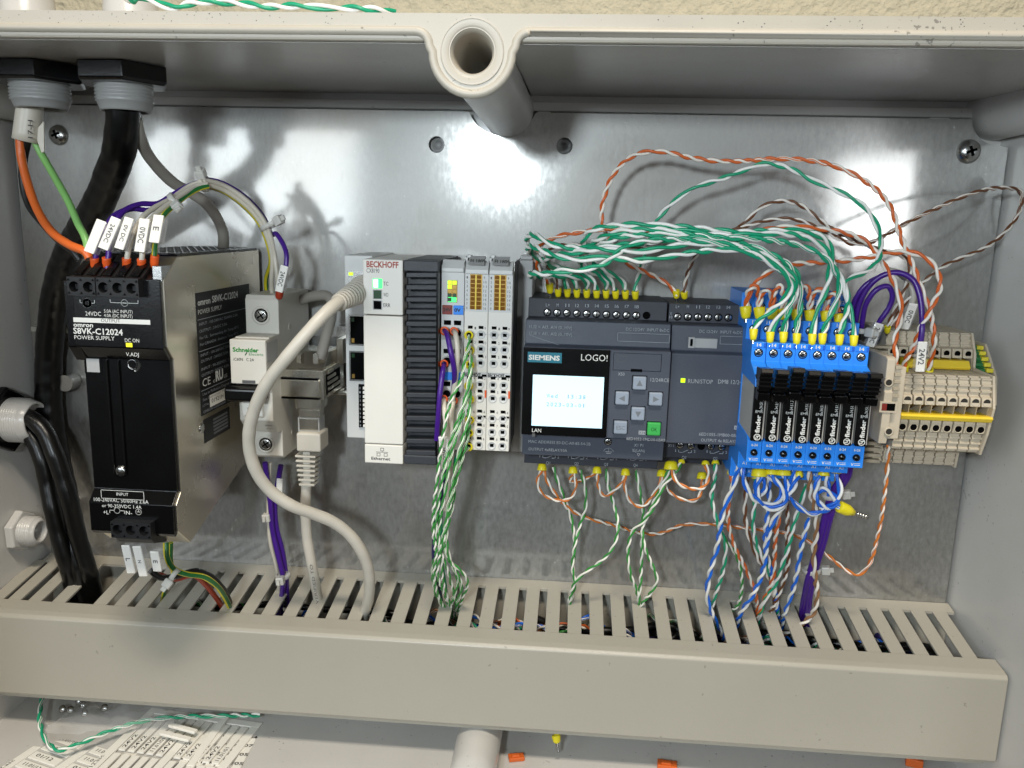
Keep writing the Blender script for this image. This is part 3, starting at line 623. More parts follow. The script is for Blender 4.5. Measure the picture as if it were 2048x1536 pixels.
# ================================================================== 16-channel input terminals
def term(A, label, first):
    B = A+11.85; HT = 67
    t = thing('input_terminal', label, 'input terminal', (A+6,-70,0), 'white sixteen-channel input terminals')
    box('housing', WHITEG, t, A,B,-114.8,-24,6,HT,.3)
    for z0, z1 in ((-54.6,-43.6),(-74.2,-55),(-98,-76.9),(-114.7,-98.4)): box('contact_row', WHITEP, t, A+.06,B-.06,z0,z1,HT-.4,HT+.35,.15)
    MB().prism([(-24,60),(-18.8,60),(-18.8,63),(-23,68.2),(-25,68.2),(-25,66)],A+.2,B-.2,'x').build('terminal_latch', WHITEG, t, .3)
    tg = MB().prism([(-17.2,60),(-20.6,68.4),(-20.2,69),(-16.4,61)],A+1.6,B-2.2,'x').build('type_tag', GREYP, t, .2)
    cp = MB(); cp.box(A-.4,A+2.2,-17.4,-16.2,55,62); cp.box(A-.4,A+.6,-20,-16.4,55,62); cp.build('latch_hook', WHITEG, t, .2)
    I = Ink(); h = HT+.42
    I.text('EL1809',(A+2.6,-19.6,67.2),1.9,INK,'L',7.4,v=(0,.4,-.92) if 0 else (0,.96,-.3),bold=.01)
    w = box('lamp_window', BRASS, t, A+2.6,A+8.7,-42.6,-25.2,HT-.3,HT+.1,.1)
    for r in range(8):
        for c in range(2): box('lamp', MATS['amber_lens'], w, A+2.9+c*3.0,A+5.3+c*3.0-.2,-27.4-r*2.16+.0,-25.6-r*2.16,HT+.05,HT+.35,.2)
    box('window_bar', BRIDGE, w, A+5.2,A+5.9,-42.6,-25.2,HT+.1,HT+.42)
    for r in range(8):
        I.text(str(r+1),(A+.8,-27.4-r*2.16,HT+.03),1.25,INKG,'L',.7); I.text(str(r+9),(A+9.3,-27.4-r*2.16,HT+.03),1.25,INKG,'L',.7 if r==0 else 1.5)
    zs = [-49.2,-57.6,-64.9,-82.0+.8,-88.6,-103.9+.6,-109.9+.6,-0]
    zs = [-49.4,-58.2,-65.8,-81.6,-88.6,-103.2-.1,-106.6,0]
    zs = P_Z
    for r, z in enumerate(zs):
        for c in range(2):
            x = A+3.1+c*5.4
            o = MB().lathe((x,z,HT+.3),(0,0,1),[(2.2,.05),(2.15,.35),(1.75,.35),(1.6,.08),(.9,.06)],22).build('wire_entry', WHITEG, t)
            if first and c == 0:
                MB().cyl((x,z,HT+.32),(0,0,1),1.7,.1,16).build('entry_hole', HOLE, o)
            else: box('entry_hole', HOLE, o, x-.95,x+.95,z-.7,z+.95,HT+.35,HT+.5)
            box('release_slot', HOLE, t, x-1.2,x+1.2,z+2.9,z+4.4,HT+.3,HT+.42)
            I.text(str(r+1+8*c),(A+5.6+c*4.9,z+2.6,h),1.3,INKG,'C',.7 if r+8*c<9 else 1.5)
    I.text('BECKHOFF',(A+.5,-76.5,HT+.05),1.9,INK,'L',8.2,bold=.03)
    box('latch_slot', HOLE, t, B-2.6,B-.2,-76.4,-75.2,HT-.05,HT+.1); box('latch_slot', HOLE, t, B-2.6,B-.2,-97.4,-96.4,HT+.3,HT+.42)
    box('coding_pin', ORA, t, B-.9,B-.05,-87,-83.2,HT+.3,HT+.8)
    f = MB(); f.box(A+.5,A+2.2,-118.4,-114.8,42,46); f.box(A+5.6,A+7.2,-118.4,-114.8,42,46); f.box(A+7.2,A+9.4,-119.4,-118.2,42,46); f.build('foot_clip', WHITEG, t, .3)
    I.done(t)
mat('amber_lens', (.50,.33,.12), .15, bump=0)
P_Z = [P(1010,y,67)[1] for y in (671,700,728,771,798,838,865,892)]
E1, E2 = -53.7, -41.75
term(E1, 'white input terminal with green wires in its left column of holes', True)
term(E2, 'white input terminal with all its wire holes empty', False)
eb = thing('end_bracket', 'grey end bracket on the rail between the input terminals and the black screen module', 'end bracket', (-27,-70,0))
q0 = P(1031,520,34); q1 = P(1055,905,34)
box('bracket_body', MATS['grey_plastic'], eb, q0[0],q1[0],q1[1],q0[1],1,34,.5)
box('bracket_edge', BLACKM, eb, -29.6,q0[0]+1.5,-114,-19,6,58,.3); box('bracket_lip', MATS['grey_plastic'], eb, q0[0]+2,q1[0]-1,q0[1],q0[1]+2,1,26,.4)
# ================================================================== logic module with screen
def slot_screw(x, z, h, r, parent, ang, name='terminal_screw'):
    MB().cyl((x,z,h),(0,0,1),r*1.18,.04,20).build('screw_well', HOLE, parent)
    s = MB().lathe((x,z,h),(0,0,1),[(r,.04),(r*.95,.3),(r*.7,.42),(.01,.45)],18).build(name, ZINC, parent)
    c, q = math.cos(math.radians(ang)), math.sin(math.radians(ang)); w = r*.13
    MB().prism([(x+c*r*.9-q*w,z+q*r*.9+c*w),(x-c*r*.9-q*w,z-q*r*.9+c*w),(x-c*r*.9+q*w,z-q*r*.9-c*w),(x+c*r*.9+q*w,z+q*r*.9-c*w)],h+.3,h+.5).build('screw_slot', HOLE, s)
def relay_mark(I, px, py, h, n):
    a = P(px,py,h); x, z = a[0], a[1]; m = WINKD
    I.line([(x-3.4,z+1.2),(x-3.4,z),(x-1.4,z),(x+1.3,z+1.3)],.3,h,m); I.line([(x+1.6,z),(x+3.4,z),(x+3.4,z+1.2)],.3,h,m)
    I.text('1',(x-5.0,z+.1,h),1.5,m,'C',.35); I.text('2',(x+5.0,z+.1,h),1.5,m,'C',.9); I.text(n,(x-.4,z-3.6,h),1.7,m,'C',2.2)
def logo():
    A, B = -23.3, 48.9
    t = thing('logic_module', 'slate grey logic module with lit white screen, arrow keys and green key', 'logic controller', (12,-83,0))
    MB().prism([(-38.3,2),(-38.3,40),(-48,40.6),(-48,55),(-118,55),(-118,41),(-128.6,40),(-128.6,2)],A,B,'x').build('housing', SLATED, t, .3)
    MB().prism([(-47.6,50),(-47.6,58.8),(-59.4,61),(-60.4,66.2),(-105.6,66.2),(-106.2,60.8),(-118.2,59.6),(-118.2,50)],A-.2,B+.2,'x').build('middle_cover', SLATE, t, .4)
    c = box('display_panel', BLACK, t, A-.4,P(1221,701,67)[0],-105.4,-60.6,64,67.2,.3)
    a = P(1066,748,67.3); b = P(1204,858,67.3)
    sc = box('screen', SCREEN, c, a[0],b[0]-.1,b[1]+.2,a[1]-.3,66.9,67.35,.1)
    I = Ink(); h = 67.42
    for s, py in (('Wed  13:38',795),('2023-03-01',812)):
        q = P(1093 if s[0]=='W' else 1092,py,h)
        for i, ch in enumerate(s):
            if ch != ' ': I.text(ch,(q[0]+.9+i*2.0,q[1],h),1.95,LCDINK,'C',{':':.3,'-':1.0,'1':.5,'W':1.6}.get(ch,1.25),bold=.012)
    a = P(1055,724,67.3); b = P(1124,706,67.3); box('badge', TEAL, c, a[0],b[0],a[1],b[1],67.1,67.32)
    a = P(1057,719,67.4); I.text('SIEMENS',(a[0],a[1],67.36),2.4,WINK,'L',15.6,bold=.035)
    a = P(1162,721,67.3); I.text('LOGO!',(a[0],a[1],67.26),3.3,WINK,'L',13.1)
    a = P(1064,864,67.3); I.text('LAN',(a[0],a[1],67.26),2.0,WINK,'L',4.6); I.bar(a[0]+.1,a[0]+1.6,a[1]-2.4,a[1]-.7,67.26,INKG)
    box('key_panel', SLATE, t, P(1223,701,67)[0],B+.3,-105.6,-60.7,64,66.5,.35)
    # card flap
    a = P(1228,706,66.5); b = P(1321,743,66.5)
    fl = box('card_flap', SLATE, t, a[0],b[0],b[1],a[1],66.3,66.72,.15); I.rect(a[0]-.1,b[0]+.1,b[1]-.1,a[1]+.1,.18,66.56,HOLE)
    q = P(1273,740,66.7); box('flap_notch', HOLE, fl, q[0]-2.8,q[0]+2.8,q[1]-.9,q[1]+.5,66.5,66.78)
    q = P(1234,724,66.8); x, z = q[0], q[1]; I.line([(x,z),(x+3.3,z),(x+4.8,z+1.6),(x+4.8,z+3),(x,z+3)],.22,66.78,INKG,True)
    for px, py, s in ((1279.2,766.5,'u'),(1244.3,796.5,'l'),(1311.3,798.3,'r'),(1276,827.7,'d'),(1241,855,'ESC'),(1307.9,858.2,'OK')):
        q = P(px,py,68); x, z = q[0], q[1]; m = BTNG if s == 'OK' else BTN
        bt = box('key', m, t, x-3.3,x+3.3,z-3.3,z+3.3,66,68.6,.6); I.rect(x-3.5,x+3.5,z-3.5,z+3.5,.35,66.56,HOLE)
        if len(s) == 1:
            tri = {'u':[(0,1.7),(-1.5,-1.3),(1.5,-1.3)],'d':[(0,-1.7),(-1.5,1.3),(1.5,1.3)],'l':[(-1.7,0),(1.3,1.5),(1.3,-1.5)],'r':[(1.7,0),(-1.3,1.5),(-1.3,-1.5)]}[s]
            I.mb(ARROW).add([(x+a_,z+b_,68.64) for a_,b_ in tri],[(0,1,2)])
        else: I.text(s,(x,z-1.0,68.64),2.0,ARROW if s!='OK' else LEDOFFG,'C',4.2 if s=='ESC' else 2.9)
    xs = (1094.6,1114.1,1133.6,1153.4,1173,1192.8,1212.8,1232.6,1252.7,1272.4)
    nm = ('L+','M','I1','I2','I3','I4','I5','I6','I7','I8')
    for i, px in enumerate(xs):
        py = 625+i*.7; q = P(px,py,40.8); slot_screw(q[0],q[1],40.75,1.75,t,(75,80,20,35,0,85,10,40,50,70)[i])
        q = P(px+1,613+i*.4,40.8); I.text(nm[i],(q[0],q[1],40.9),1.7,WINKD,'C',1.1 if nm[i]=='M' else 2.1)
    q = P(1293,631,40.8); MB().cyl((q[0],q[1],40.7),(0,0,1),2.0,.1,20).build('empty_screw_hole', HOLE, t)
    q = P(1065,627,40.8); I.text('X10',(q[0],q[1],40.9),1.5,INKG,'L',3)
    for s, px, py, w in (('I1,I2 = AI3, AI4 (0..10V)',1059,656,21.5),('I7,I8 = AI1, AI2 (0..10V)',1059,669,21.5),('DC 12/24V  INPUT 8xDC',1252,661,21.4)):
        q = P(px,py,60.8); I.text(s,(q[0],q[1],61.0 if py<660 or px>1200 else 61.4),1.55,WINKD,'L',w)
    a = P(1236,663,61); b = P(1339,688,61); I.rect(a[0],b[0]-.2,b[1]+.6,a[1]-.6,.2,61.4,WINKD)
    q = P(1060,670,61); q2 = P(1140,697,62); I.line([(q[0],q[1]),(q[0]+7,q[1]-2.2),(q2[0],q2[1])],.13,61.5,WINKD)
    q = P(1236,751,66.7); I.text('X50',(q[0],q[1],66.56),1.6,WINKD,'L',3.2); q = P(1301,763,66.7); I.text('12/24RCE',(q[0],q[1],66.56),1.8,WINKD,'L',9.2)
    q = P(1253,880,66.7); I.text('6ED1052-1MD08-0BA0',(q[0],q[1],66.56),1.5,WINKD,'L',19.3); q = P(1277,869,66.7); I.bar(q[0],q[0]+3.4,q[1],q[1]+2,66.56,WINKD); I.text('X34',(q[0]+.2,q[1]+.3,66.6),1.3,SLATED,'L',3.0)
    for s, px, py, w, c_ in (('MAC ADDRESS E0-DC-A0-85-54-2B',1057,885,32,1.5),('OUTPUT 4xRELAY/10A',1057,900,20,1.5)):
        q = P(px,py,60.6); I.text(s,(q[0],q[1],61.0),c_,WINKD,'L',w)
    q = P(1216,883,60.6); slot_screw(q[0],q[1],60.8,1.7,t,30)
    q = P(1217,903,60.2); x, z = q[0], q[1]; I.line([(x-1.7,z),(x+1.7,z)],.2,60.9,WINKD); I.line([(x-1.1,z-.8),(x+1.1,z-.8)],.2,60.9,WINKD); I.line([(x,z),(x,z+2)],.2,60.9,WINKD); I.line([(x+2.6*math.cos(math.radians(a_)),z-.4+2.4*math.sin(math.radians(a_))) for a_ in range(20,165,16)],.2,60.9,WINKD)
    for s, py in (('X1 P1',893),('IE(LAN)',903.5)): q = P(1277,py,60.4); I.text(s,(q[0],q[1],60.95),1.6,WINKD,'C',4.6 if s[0]=='X' else 6.2)
    q = P(1277,909,60.3); I.line([(q[0]-.8,q[1]+.6),(q[0]+.8,q[1]+.6),(q[0],q[1]-.8)],.2,60.8,WINKD,True)
    for k, px in enumerate((1098,1155,1214,1273)): relay_mark(I, px, 916+k*1.6, 41.1, 'Q%d'%(k+1))
    I.done(t)
logo()
def dm8():
    A, B = 49.9, 86.6
    t = thing('relay_output_module', 'slate grey expansion module with one small lit lamp, right of the keypad', 'expansion module', (68,-83,0))
    MB().prism([(-38.8,2),(-38.8,40),(-48.4,40.6),(-48.4,52),(-108,52),(-108,44),(-121,43),(-121,26),(-129,25),(-129,2)],A,B-.6,'x').build('housing', SLATED, t, .3)
    MB().prism([(-48,48),(-48,56.8),(-60.6,58.4),(-61.8,61.6),(-108,61.6),(-109,48)],A,B+.6,'x').build('front_cover', SLATE, t, .5)
    I = Ink()
    for i, (zx, s) in enumerate(((1248,'L+'),(1327,'M'),(1405,'I1'),(1483,'I2'),(1562,'I3'),(1640,'I4'))):
        px = 1030+zx/3.84; q = P(px,633.5+i*.4,40.8); slot_screw(q[0],q[1],40.75,1.75,t,(40,60,80,70,85,75)[i])
        q = P(px,616.5+i*.3,40.8); I.text(s,(q[0],q[1],40.9),1.7,WINKD,'C',1.1 if s=='M' else 1.9)
    for s, dy in (('X',0),('10',7)): q = P(1341.5,630+dy,40.8); I.text(s,(q[0],q[1],40.9),1.5,WINKD,'C',1.2 if s=='X' else 1.6)
    q = P(1398,665,57.6); I.text('DC 12/24V  INPUT 4xDC',(q[0],q[1],58.4),1.55,WINKD,'L',21.2)
    a = P(1441,670,58.3); b = P(1485,692,58.3); I.rect(a[0],b[0],b[1]+.7,a[1]-.5,.2,58.7,WINKD)
    a = P(1377,674,58.8); b = P(1388,698,58.8); w = sheet([(a[0],b[1]+.6),(b[0],b[1]+.6),(b[0],a[1]),(a[0],a[1])],[[(a[0]+.9,b[1]+1.5),(b[0]-.9,b[1]+1.5),(b[0]-.9,a[1]-.9),(a[0]+.9,a[1]-.9)]],57,59.6).build('latch_frame', GREYP, t, .15)
    box('latch_opening', HOLE, w, a[0]+.8,b[0]-.8,b[1]+1.4,a[1]-.8,58.3,58.9)
    a = P(1389,675,58.8); b = P(1434,699,58.8); box('slide_latch', GREYP, t, a[0],b[0],b[1]+.4,a[1]-.3,57.5,59.0,.3)
    q = P(1366,761,61.8); box('lamp', LEDY, t, q[0]-1.1,q[0]+1.1,q[1]-1.1,q[1]+1.1,61.5,61.8,.2)
    for s, px, py, w_, c_ in (('RUN/STOP',1376,766,12.2,2.1),('DM8 12/24R',1436,767,13.4,2.1),('6ED1055-1MB00-0BA2',1398,871,20.8,1.6),('OUTPUT 4x RELAY/5A',1402,883,19.6,1.6)):
        q = P(px,py,61.7); I.text(s,(q[0],q[1],61.68),c_,WINKD,'L',w_)
    q = P(1468,859,61.7); I.bar(q[0],q[0]+3.4,q[1],q[1]+2,61.68,WINKD); I.text('X67',(q[0]+.2,q[1]+.3,61.72),1.3,SLATED,'L',3.0)
    q = P(1336,893,43.8); I.text('X11',(q[0],q[1],44.2),1.5,WINKD,'L',2.9)
    for px, py, k in ((1360,890,1),(1381.6,891,1),(1402.4,892.5,0),(1422,892,1),(1443.3,894,1)):
        q = P(px,py,43.8)
        if k: slot_screw(q[0],q[1],44.0,1.7,t,px%90)
        else: MB().cyl((q[0],q[1],43.9),(0,0,1),2.0,.1,20).build('empty_screw_hole', HOLE, t)
    relay_mark(I, 1370, 905, 43.6, 'Q1'); relay_mark(I, 1433, 907, 43.6, 'Q2')
    I.done(t)
dm8()
# ================================================================== eight interface relays
def relay():
    t = thing('interface_relay', 'x', 'relay', (0,-83,0), 'slim blue and black interface relays')
    w = 3.3
    MB().prism([(-31.5,7),(-31.5,46),(-42.8,46),(-42.8,66),(-52.6,66),(-51.6,84),(-60.6,84),(-65.6,99),(-70,100),(-70,64),(-95,64),(-95,90),(-97,93),(-107.4,93),(-107.8,72),(-116.4,72),(-116.4,52),(-127,52),(-127,7)],-w,w,'x').build('socket', BLUE, t, .3)
    box('relay_case', SMOKE, t, -w+.35,w-.6,-95.2,-67,60,97.2,.3)
    box('relay_front', BLACK, t, -w+.1,w-1.7,-95.4,-64.5,97,99.2,.3)
    MB().prism([(-61.4,98),(-60.4,108.5),(-62.2,110),(-63,107.6),(-70.5,106),(-70.8,103),(-71.6,103),(-72,106.4),(-75.6,105.6),(-75.6,98)],-w+.35,w-.95,'x').build('ejector_clip', BLACK, t, .25)
    g = MB()
    for k in range(3): g.box(-w+.1,w-.4,-65.2-k*2,-64.4-k*2,106,107.3-k*.3)
    g.build('clip_ridge', BLACK, t, .15, kind='stuff')
    slot_screw(0,-56.6,84,1.75,t,30); slot_screw(0,-47.6,66,1.7,t,60); slot_screw(0,-38.6,46,1.7,t,30)
    MB().lathe((0,-102.4,93),(0,0,1),[(1.7,0),(1.6,.8),(1.0,1.3),(.01,1.5)],18).build('indicator', BLACK, t)
    s = MB(); s.box(-w+.5,w-.5,-54.2,-53.9,83.9,84.15); s.box(w-1.1,w-.2,-53.8,-51.9,83.6,84.5); s.build('terminal_lip', BLUED, t, .1)
    I = Ink()
    I.text('14',(0,-53.6,84.06),1.5,WINK,'C',2.1,bold=.03); I.text('11',(0,-45.0,66.06),1.6,WINK,'C',1.6,bold=.03); I.text('12',(0,-35.6,46.06),1.6,WINK,'C',2.0,bold=.02)
    I.text('6-24',(0,-99.4,93.06),1.2,WINK,'C',2.9,bold=.03); I.text('V',(-2.2,-106.4,93.06),1.3,WINK,'L',1.3,bold=.03); I.bar(-.7,2,-105.4,-105.15,93.06,WINK); I.bar(-.7,2,-106.2,-105.95,93.06,WINK)
    I.text('A1',(0,-114.6,72.06),1.6,WINK,'C',2.2); I.text('A2',(0,-124.6,52.06),1.6,WINK,'C',2.2)
    h = 99.26
    I.line([(-.4+1.35*math.cos(math.radians(a)),-93.4+1.35*math.sin(math.radians(a))) for a in range(0,360,24)],.4,h,WINK,True); I.line([(-1.2,-93.9),(-.2,-93.9),(-.2,-92.9),(.6,-92.9)],.35,h,WINK); I.bar(-1.0,.2,-93.2,-92.8,h,WINK)
    I.text('finder',(.4,-91.4,h),1.9,WINK,'L',8.4,rot=90,bold=.03); I.text('EMR',(-.4,-82.0,h),1.2,WINK,'C',3.2)
    I.text('34.51.7.024.0010',(.9,-80.0,h),1.35,WINK,'L',10.6,rot=90)
    MB().cyl((.6,-80.6,99.2),(0,0,1),.4,.1,10).build('front_dot', GREYP, t)
    I.done(t); return t
def copy_tree(o, par=None):
    c = o.copy(); COL.objects.link(c)
    if par: c.parent = par
    for ch in [q for q in list(bpy.data.objects) if q.parent == o]: copy_tree(ch, c)
    return c
names = ['blue and black relay next to the slate grey module, leftmost of eight','second relay from the slate grey module','third relay from the slate grey module','fourth relay from the slate grey module','fourth relay counted from the beige terminals','third relay counted from the beige terminals','second relay counted from the beige terminals','blue and black relay closest to the beige terminals']
r0 = relay(); RX = []
for i, px in enumerate((1512,1541,1570,1599,1628,1657,1686,1714.7)):
    q = P(px,712,84); b_ = P((1494,1523,1551,1579,1607,1635,1663,1691)[i],930,72)
    t = r0 if i == 0 else copy_tree(r0)
    ang = math.atan2((b_[0]-q[0])*.55, 12.0)*.45
    x0 = (q[0]+b_[0])/2+2.6; RX.append(q[0])
    for ch in [c_ for c_ in bpy.data.objects if c_.parent == t and c_.name.startswith(('ejector_clip','clip_ridge'))]: ch.location.z += (.5,-.2,.9,.1,-.3,.4,-.1,0)[i]*.001; ch.location.y -= (0,.4,.2,.7,0,.5,.3,.1)[i]*.001
    t.location = V((x0,-83-.05*i,0))*.001; t.rotation_euler = (0,0,-math.radians(2.0)); t['label'] = names[i]
bpy.data.objects  # noqa
# ================================================================== feed-through terminals
TP = 5.3
def wago_profile(): return [(-49.4,2),(-49.4,38),(-56.5,40),(-57,43.5),(-61.6,44.5),(-61.8,30),(-67.2,30),(-67.2,64),(-70,66.2),(-76.4,66.2),(-77.2,68.6),(-81.4,69.2),(-81.8,56),(-86.6,56),(-87,66),(-90.6,67),(-95.4,66),(-96.2,64),(-105.6,62),(-107,58),(-107,41),(-119.5,39),(-120.5,2)]
def wago(x):
    t = thing('feed_through_terminal', 'x', 'terminal block', (x,-83,0), 'beige feed-through terminal blocks')
    w = TP/2-.12
    MB().prism(wago_profile(), x-w, x+w-.5, 'x').build('housing', TERM, t, .25)
    MB().prism([(z, h-.6 if h > 5 else h) for z, h in [(-49.8,2),(-49.8,37.5),(-61,43.6),(-67.4,45),(-68,63.5),(-81,66.8),(-90,65),(-106,61),(-106.6,40),(-119,38),(-120,2)]], x+w-.5, x+w, 'x').build('partition', TERMD, t, .15)
    r = MB()
    for z, h in ((-50.6,38.2),(-53.2,39),(-55.6,39.6),(-68.4,65.2),(-71.4,66.4),(-74.2,66.4),(-98.2,63.4),(-101.0,62.8),(-104,62.2),(-109,40.8),(-112,40.2),(-115,39.6),(-118,39.2)): r.box(x-w,x+w-.3,z-.55,z+.55,h-.8,h+.75)
    r.build('ribbing', TERM, t, .2, kind='stuff')
    for z, h, rr in ((-59.3,44.0,1.55),(-79.2,68.7,1.75),(-93.2,66.55,1.7)):
        o = MB().lathe((x-.3,z,h),(0,0,1),[(rr+.25,-.4),(rr+.25,.5),(rr,.5),(rr-.1,.15)],20).build('screw_hole', TERM, t)
        MB().cyl((x-.3,z,h),(0,0,1),rr-.05,.22,18).build('hole_depth', HOLE if z != -79.2 else MATS['hole_shade'], o)
    b = MB(); b.prism([(-82.3,56.2),(-82.3,62),(-86.2,56.2)],x-w+.4,x+w-1,'x'); b.build('wire_funnel', BRASS, t)
    return t
mat('hole_shade', (.16,.145,.12), .7, bump=0)
wx = [P(1815,797,68)[0]+i*TP for i in range(8)]
w0 = wago(wx[0])
lw = ['beige terminal block next to the end clamp with the red window','second beige terminal block, holding a yellow ferrule at its top','third beige terminal block, below the 24V2 wire tag','fourth beige terminal block, just right of the 24V2 tag','fourth beige terminal block from the green and yellow one','third beige terminal block from the green and yellow one','second beige terminal block from the green and yellow one','beige terminal block right beside the green and yellow one']
for i in range(8):
    t = w0 if i == 0 else copy_tree(w0)
    t.location.x = wx[i]*.001; t['label'] = lw[i]
x0, x1 = wx[0]-2.8, wx[7]+3.2
bb = thing('cross_connector', 'long yellow bridge bar across the front of the beige terminals', 'jumper bar', (180,-86,60), 'yellow bridge bars')
MB().prism([(-86.2,58),(-86.0,69.4),(-86.8,70.4),(-88.9,69.2),(-89.2,68),(-89,58)],x0,x1,'x').build('bar', BRIDGE, bb, .4)
bb = thing('cross_connector', 'yellow bridge bar behind the upper edge of the beige terminals', 'jumper bar', (180,-66,40), 'yellow bridge bars')
MB().prism([(-62.6,34),(-62.4,47.4),(-65.6,50),(-66.8,49),(-66.6,34)],wx[1],x1-4,'x').build('bar', BRIDGE, bb, .3)
ep = thing('end_plate', 'beige end plate closing the right side of the terminal row', 'end plate', (x1,-83,0))
MB().prism([(z+(.8 if z > -80 else -.8), h+.8) for z, h in [(-50,2),(-50,38),(-60,44),(-66.8,45),(-67.4,65),(-81,69.4),(-95,66.4),(-106,62.4),(-107.4,41),(-119.6,39),(-120.4,2)]],x1-.9,x1+.3,'x').build('plate', TERM, ep, .25)
# end clamp with its red window
ec = thing('end_clamp', 'beige end clamp with a small red window and two round holes, left of the terminals', 'end clamp', (150,-80,0))
c0, c1 = P(1766,800,80)[0], P(1792,800,80)[0]
zt, zb = P(1775,714,80)[1], P(1775,888,80)[1]
MB().prism([(zt,52),(zt,78),(zt-1,80),(-73,80),(-73.5,81),(zb+8,81),(zb,80),(zb,52)],c0,c1-2.0,'x').build('clamp_body', TERM, ec, .5)
q = P(1790,735,80); box('clamp_step', TERM, ec, c1-3.5,c1+4,zb+2,q[1],40,78,.5)
for py in (765,863):
    q = P(1777,py,80.6); o = MB().lathe((q[0],q[1],80.6),(0,0,1),[(2.1,-.2),(2.1,.7),(1.5,.7),(1.4,.3)],20).build('screw_hole', TERM, ec); MB().cyl((q[0],q[1],80.7),(0,0,1),1.45,.4,16).build('hole_depth', MATS['hole_shade'], o)
q = P(1776,814,81); o = sheet([(q[0]-4,q[1]-2.6),(q[0]+4,q[1]-2.6),(q[0]+4,q[1]+2.6),(q[0]-4,q[1]+2.6)],[[(q[0]-3.1,q[1]-1.8),(q[0]+3.1,q[1]-1.8),(q[0]+3.1,q[1]+1.8),(q[0]-3.1,q[1]+1.8)]],80.5,81.6).build('window_frame', TERM, ec, .2)
box('window', HOLE, o, q[0]-3.1,q[0]+3.1,q[1]-1.8,q[1]+1.8,80.9,81.1); box('red_flag', REDP, o, q[0]-3,q[0]-.6,q[1]-1.7,q[1]+1.7,81,81.4,.3)
g = MB()
for k in range(5): g.box(c1-1.6,c1+1.4,-62-k*3.4-.8,-62-k*3.4+.8,77,79.5)
g.build('clamp_teeth', TERMD, ec, .2, kind='stuff')
q0, q1 = P(1733,690,44), P(1768,735,44)
box('rear_block', TERMD, ec, q0[0]+2,c1,-119,q0[1],2,40,.4)
r = MB()
for k in range(6): r.box(q0[0]+1.4+k*.7,q1[0]+2,q0[1]-1.6-k*2.5,q0[1]-.2-k*2.5,39,44)
r.build('rear_ribs', TERMD, ec, .3, kind='stuff')
r = MB()
for k in range(5): r.box(q0[0]+4,q1[0]+4,-119+k*3.2,-117.2+k*3.2,39,43)
r.build('rear_ribs', TERMD, ec, .3, kind='stuff')
# earth terminal
et = thing('earth_terminal', 'green and yellow earth terminal at the right end of the row', 'earth terminal', (x1+6,-70,0))
ex = x1+.6
MB().prism([(-56,2),(-56,34),(-68,46),(-82,46),(-82,2)],ex,ex+5.6,'x').build('green_body', GREENP, et, .3)
for k in range(5):
    h = 35+k*2.8; z = -57.0-k*2.5
    box('green_tooth', GREENP, et, ex+.3,ex+3.6,z-.85,z+.85,h-4,h+1.4,.3); box('yellow_tooth', EARTHY, et, ex+3.7+.2*k,ex+7+.2*k,z-1.0,z+1.0,h-4,h+1.2,.3)
MB().prism([(-55,2),(-55,34),(-70,49),(-84,52),(-84,2)],ex+8.2,ex+9.4,'x').build('end_plate', TERM, et, .3)
q = P(1984,727,30); MB().cyl((ex+9,q[1],26),(1,0,0),2,3,16).build('plate_peg', TERM, et)
# ================================================================== cable glands
def gland(name, label, c, ax, r, nutm, thm, nr, nt_, tl, hollow=True, cat='cable gland'):
    t = thing(name, label, cat, c); a = Vector(ax); u = a.orthogonal().normalized(); w = a.cross(u); C = Vector(c)
    n = MB(); v = []
    for d, s in ((0,1),(nt_-1,1),(nt_,.93)):
        for i in range(6): v.append(C+a*d+u*(nr*s*math.cos(i*math.pi/3+.3))+w*(nr*s*math.sin(i*math.pi/3+.3)))
    n.add(v,[(0,5,4,3,2,1)]+[(k*6+i,k*6+(i+1)%6,(k+1)*6+(i+1)%6,(k+1)*6+i) for k in range(2) for i in range(6)]+[(12,13,14,15,16,17)])
    n.build('locknut', nutm, t, .5)
    pr = [(r,nt_-2)]; d = nt_
    while d < nt_+tl*.62: pr += [(r+.1,d),(r-.9,d+.55),(r+.1,d+1.15)]; d += 1.5
    pr += [(r-.6,d),(r-1.6,nt_+tl-.8),(r-2,nt_+tl),(r-3.2,nt_+tl),(r-3.4,nt_+tl-1),(r-3.6,nt_+2),(.1,nt_+1)]
    MB().lathe(C, a, pr, 36).build('threaded_sleeve', thm, t); return t
q1_, q2_ = P(82,200,88), P(250,200,88)
gland('cable_gland','black nut and grey gland over the torn white sleeve, top left',(q1_[0],66,88),(0,0-1,0),12.9,BLACK,THREAD,21.5,8.4,11)
gland('cable_gland','black nut and grey gland with the thick black cable, top left',(q2_[0],66,88),(0,-1,0),12.6,BLACK,THREAD,21.0,8.4,11.5)
zl = P(40,840,24)
gland('cable_gland','black nut and pale gland on the left wall with black cables in it',(-333,zl[1],24),(1,0,0),13.2,BLACK,BEIGE,20,5,15)
zl2 = P(66,1062,22)
gland('blanking_gland','small empty pale grey gland low on the left wall',(-333,zl2[1],22),(1,0,0),9,BEIGE,BEIGE,13,5,10)
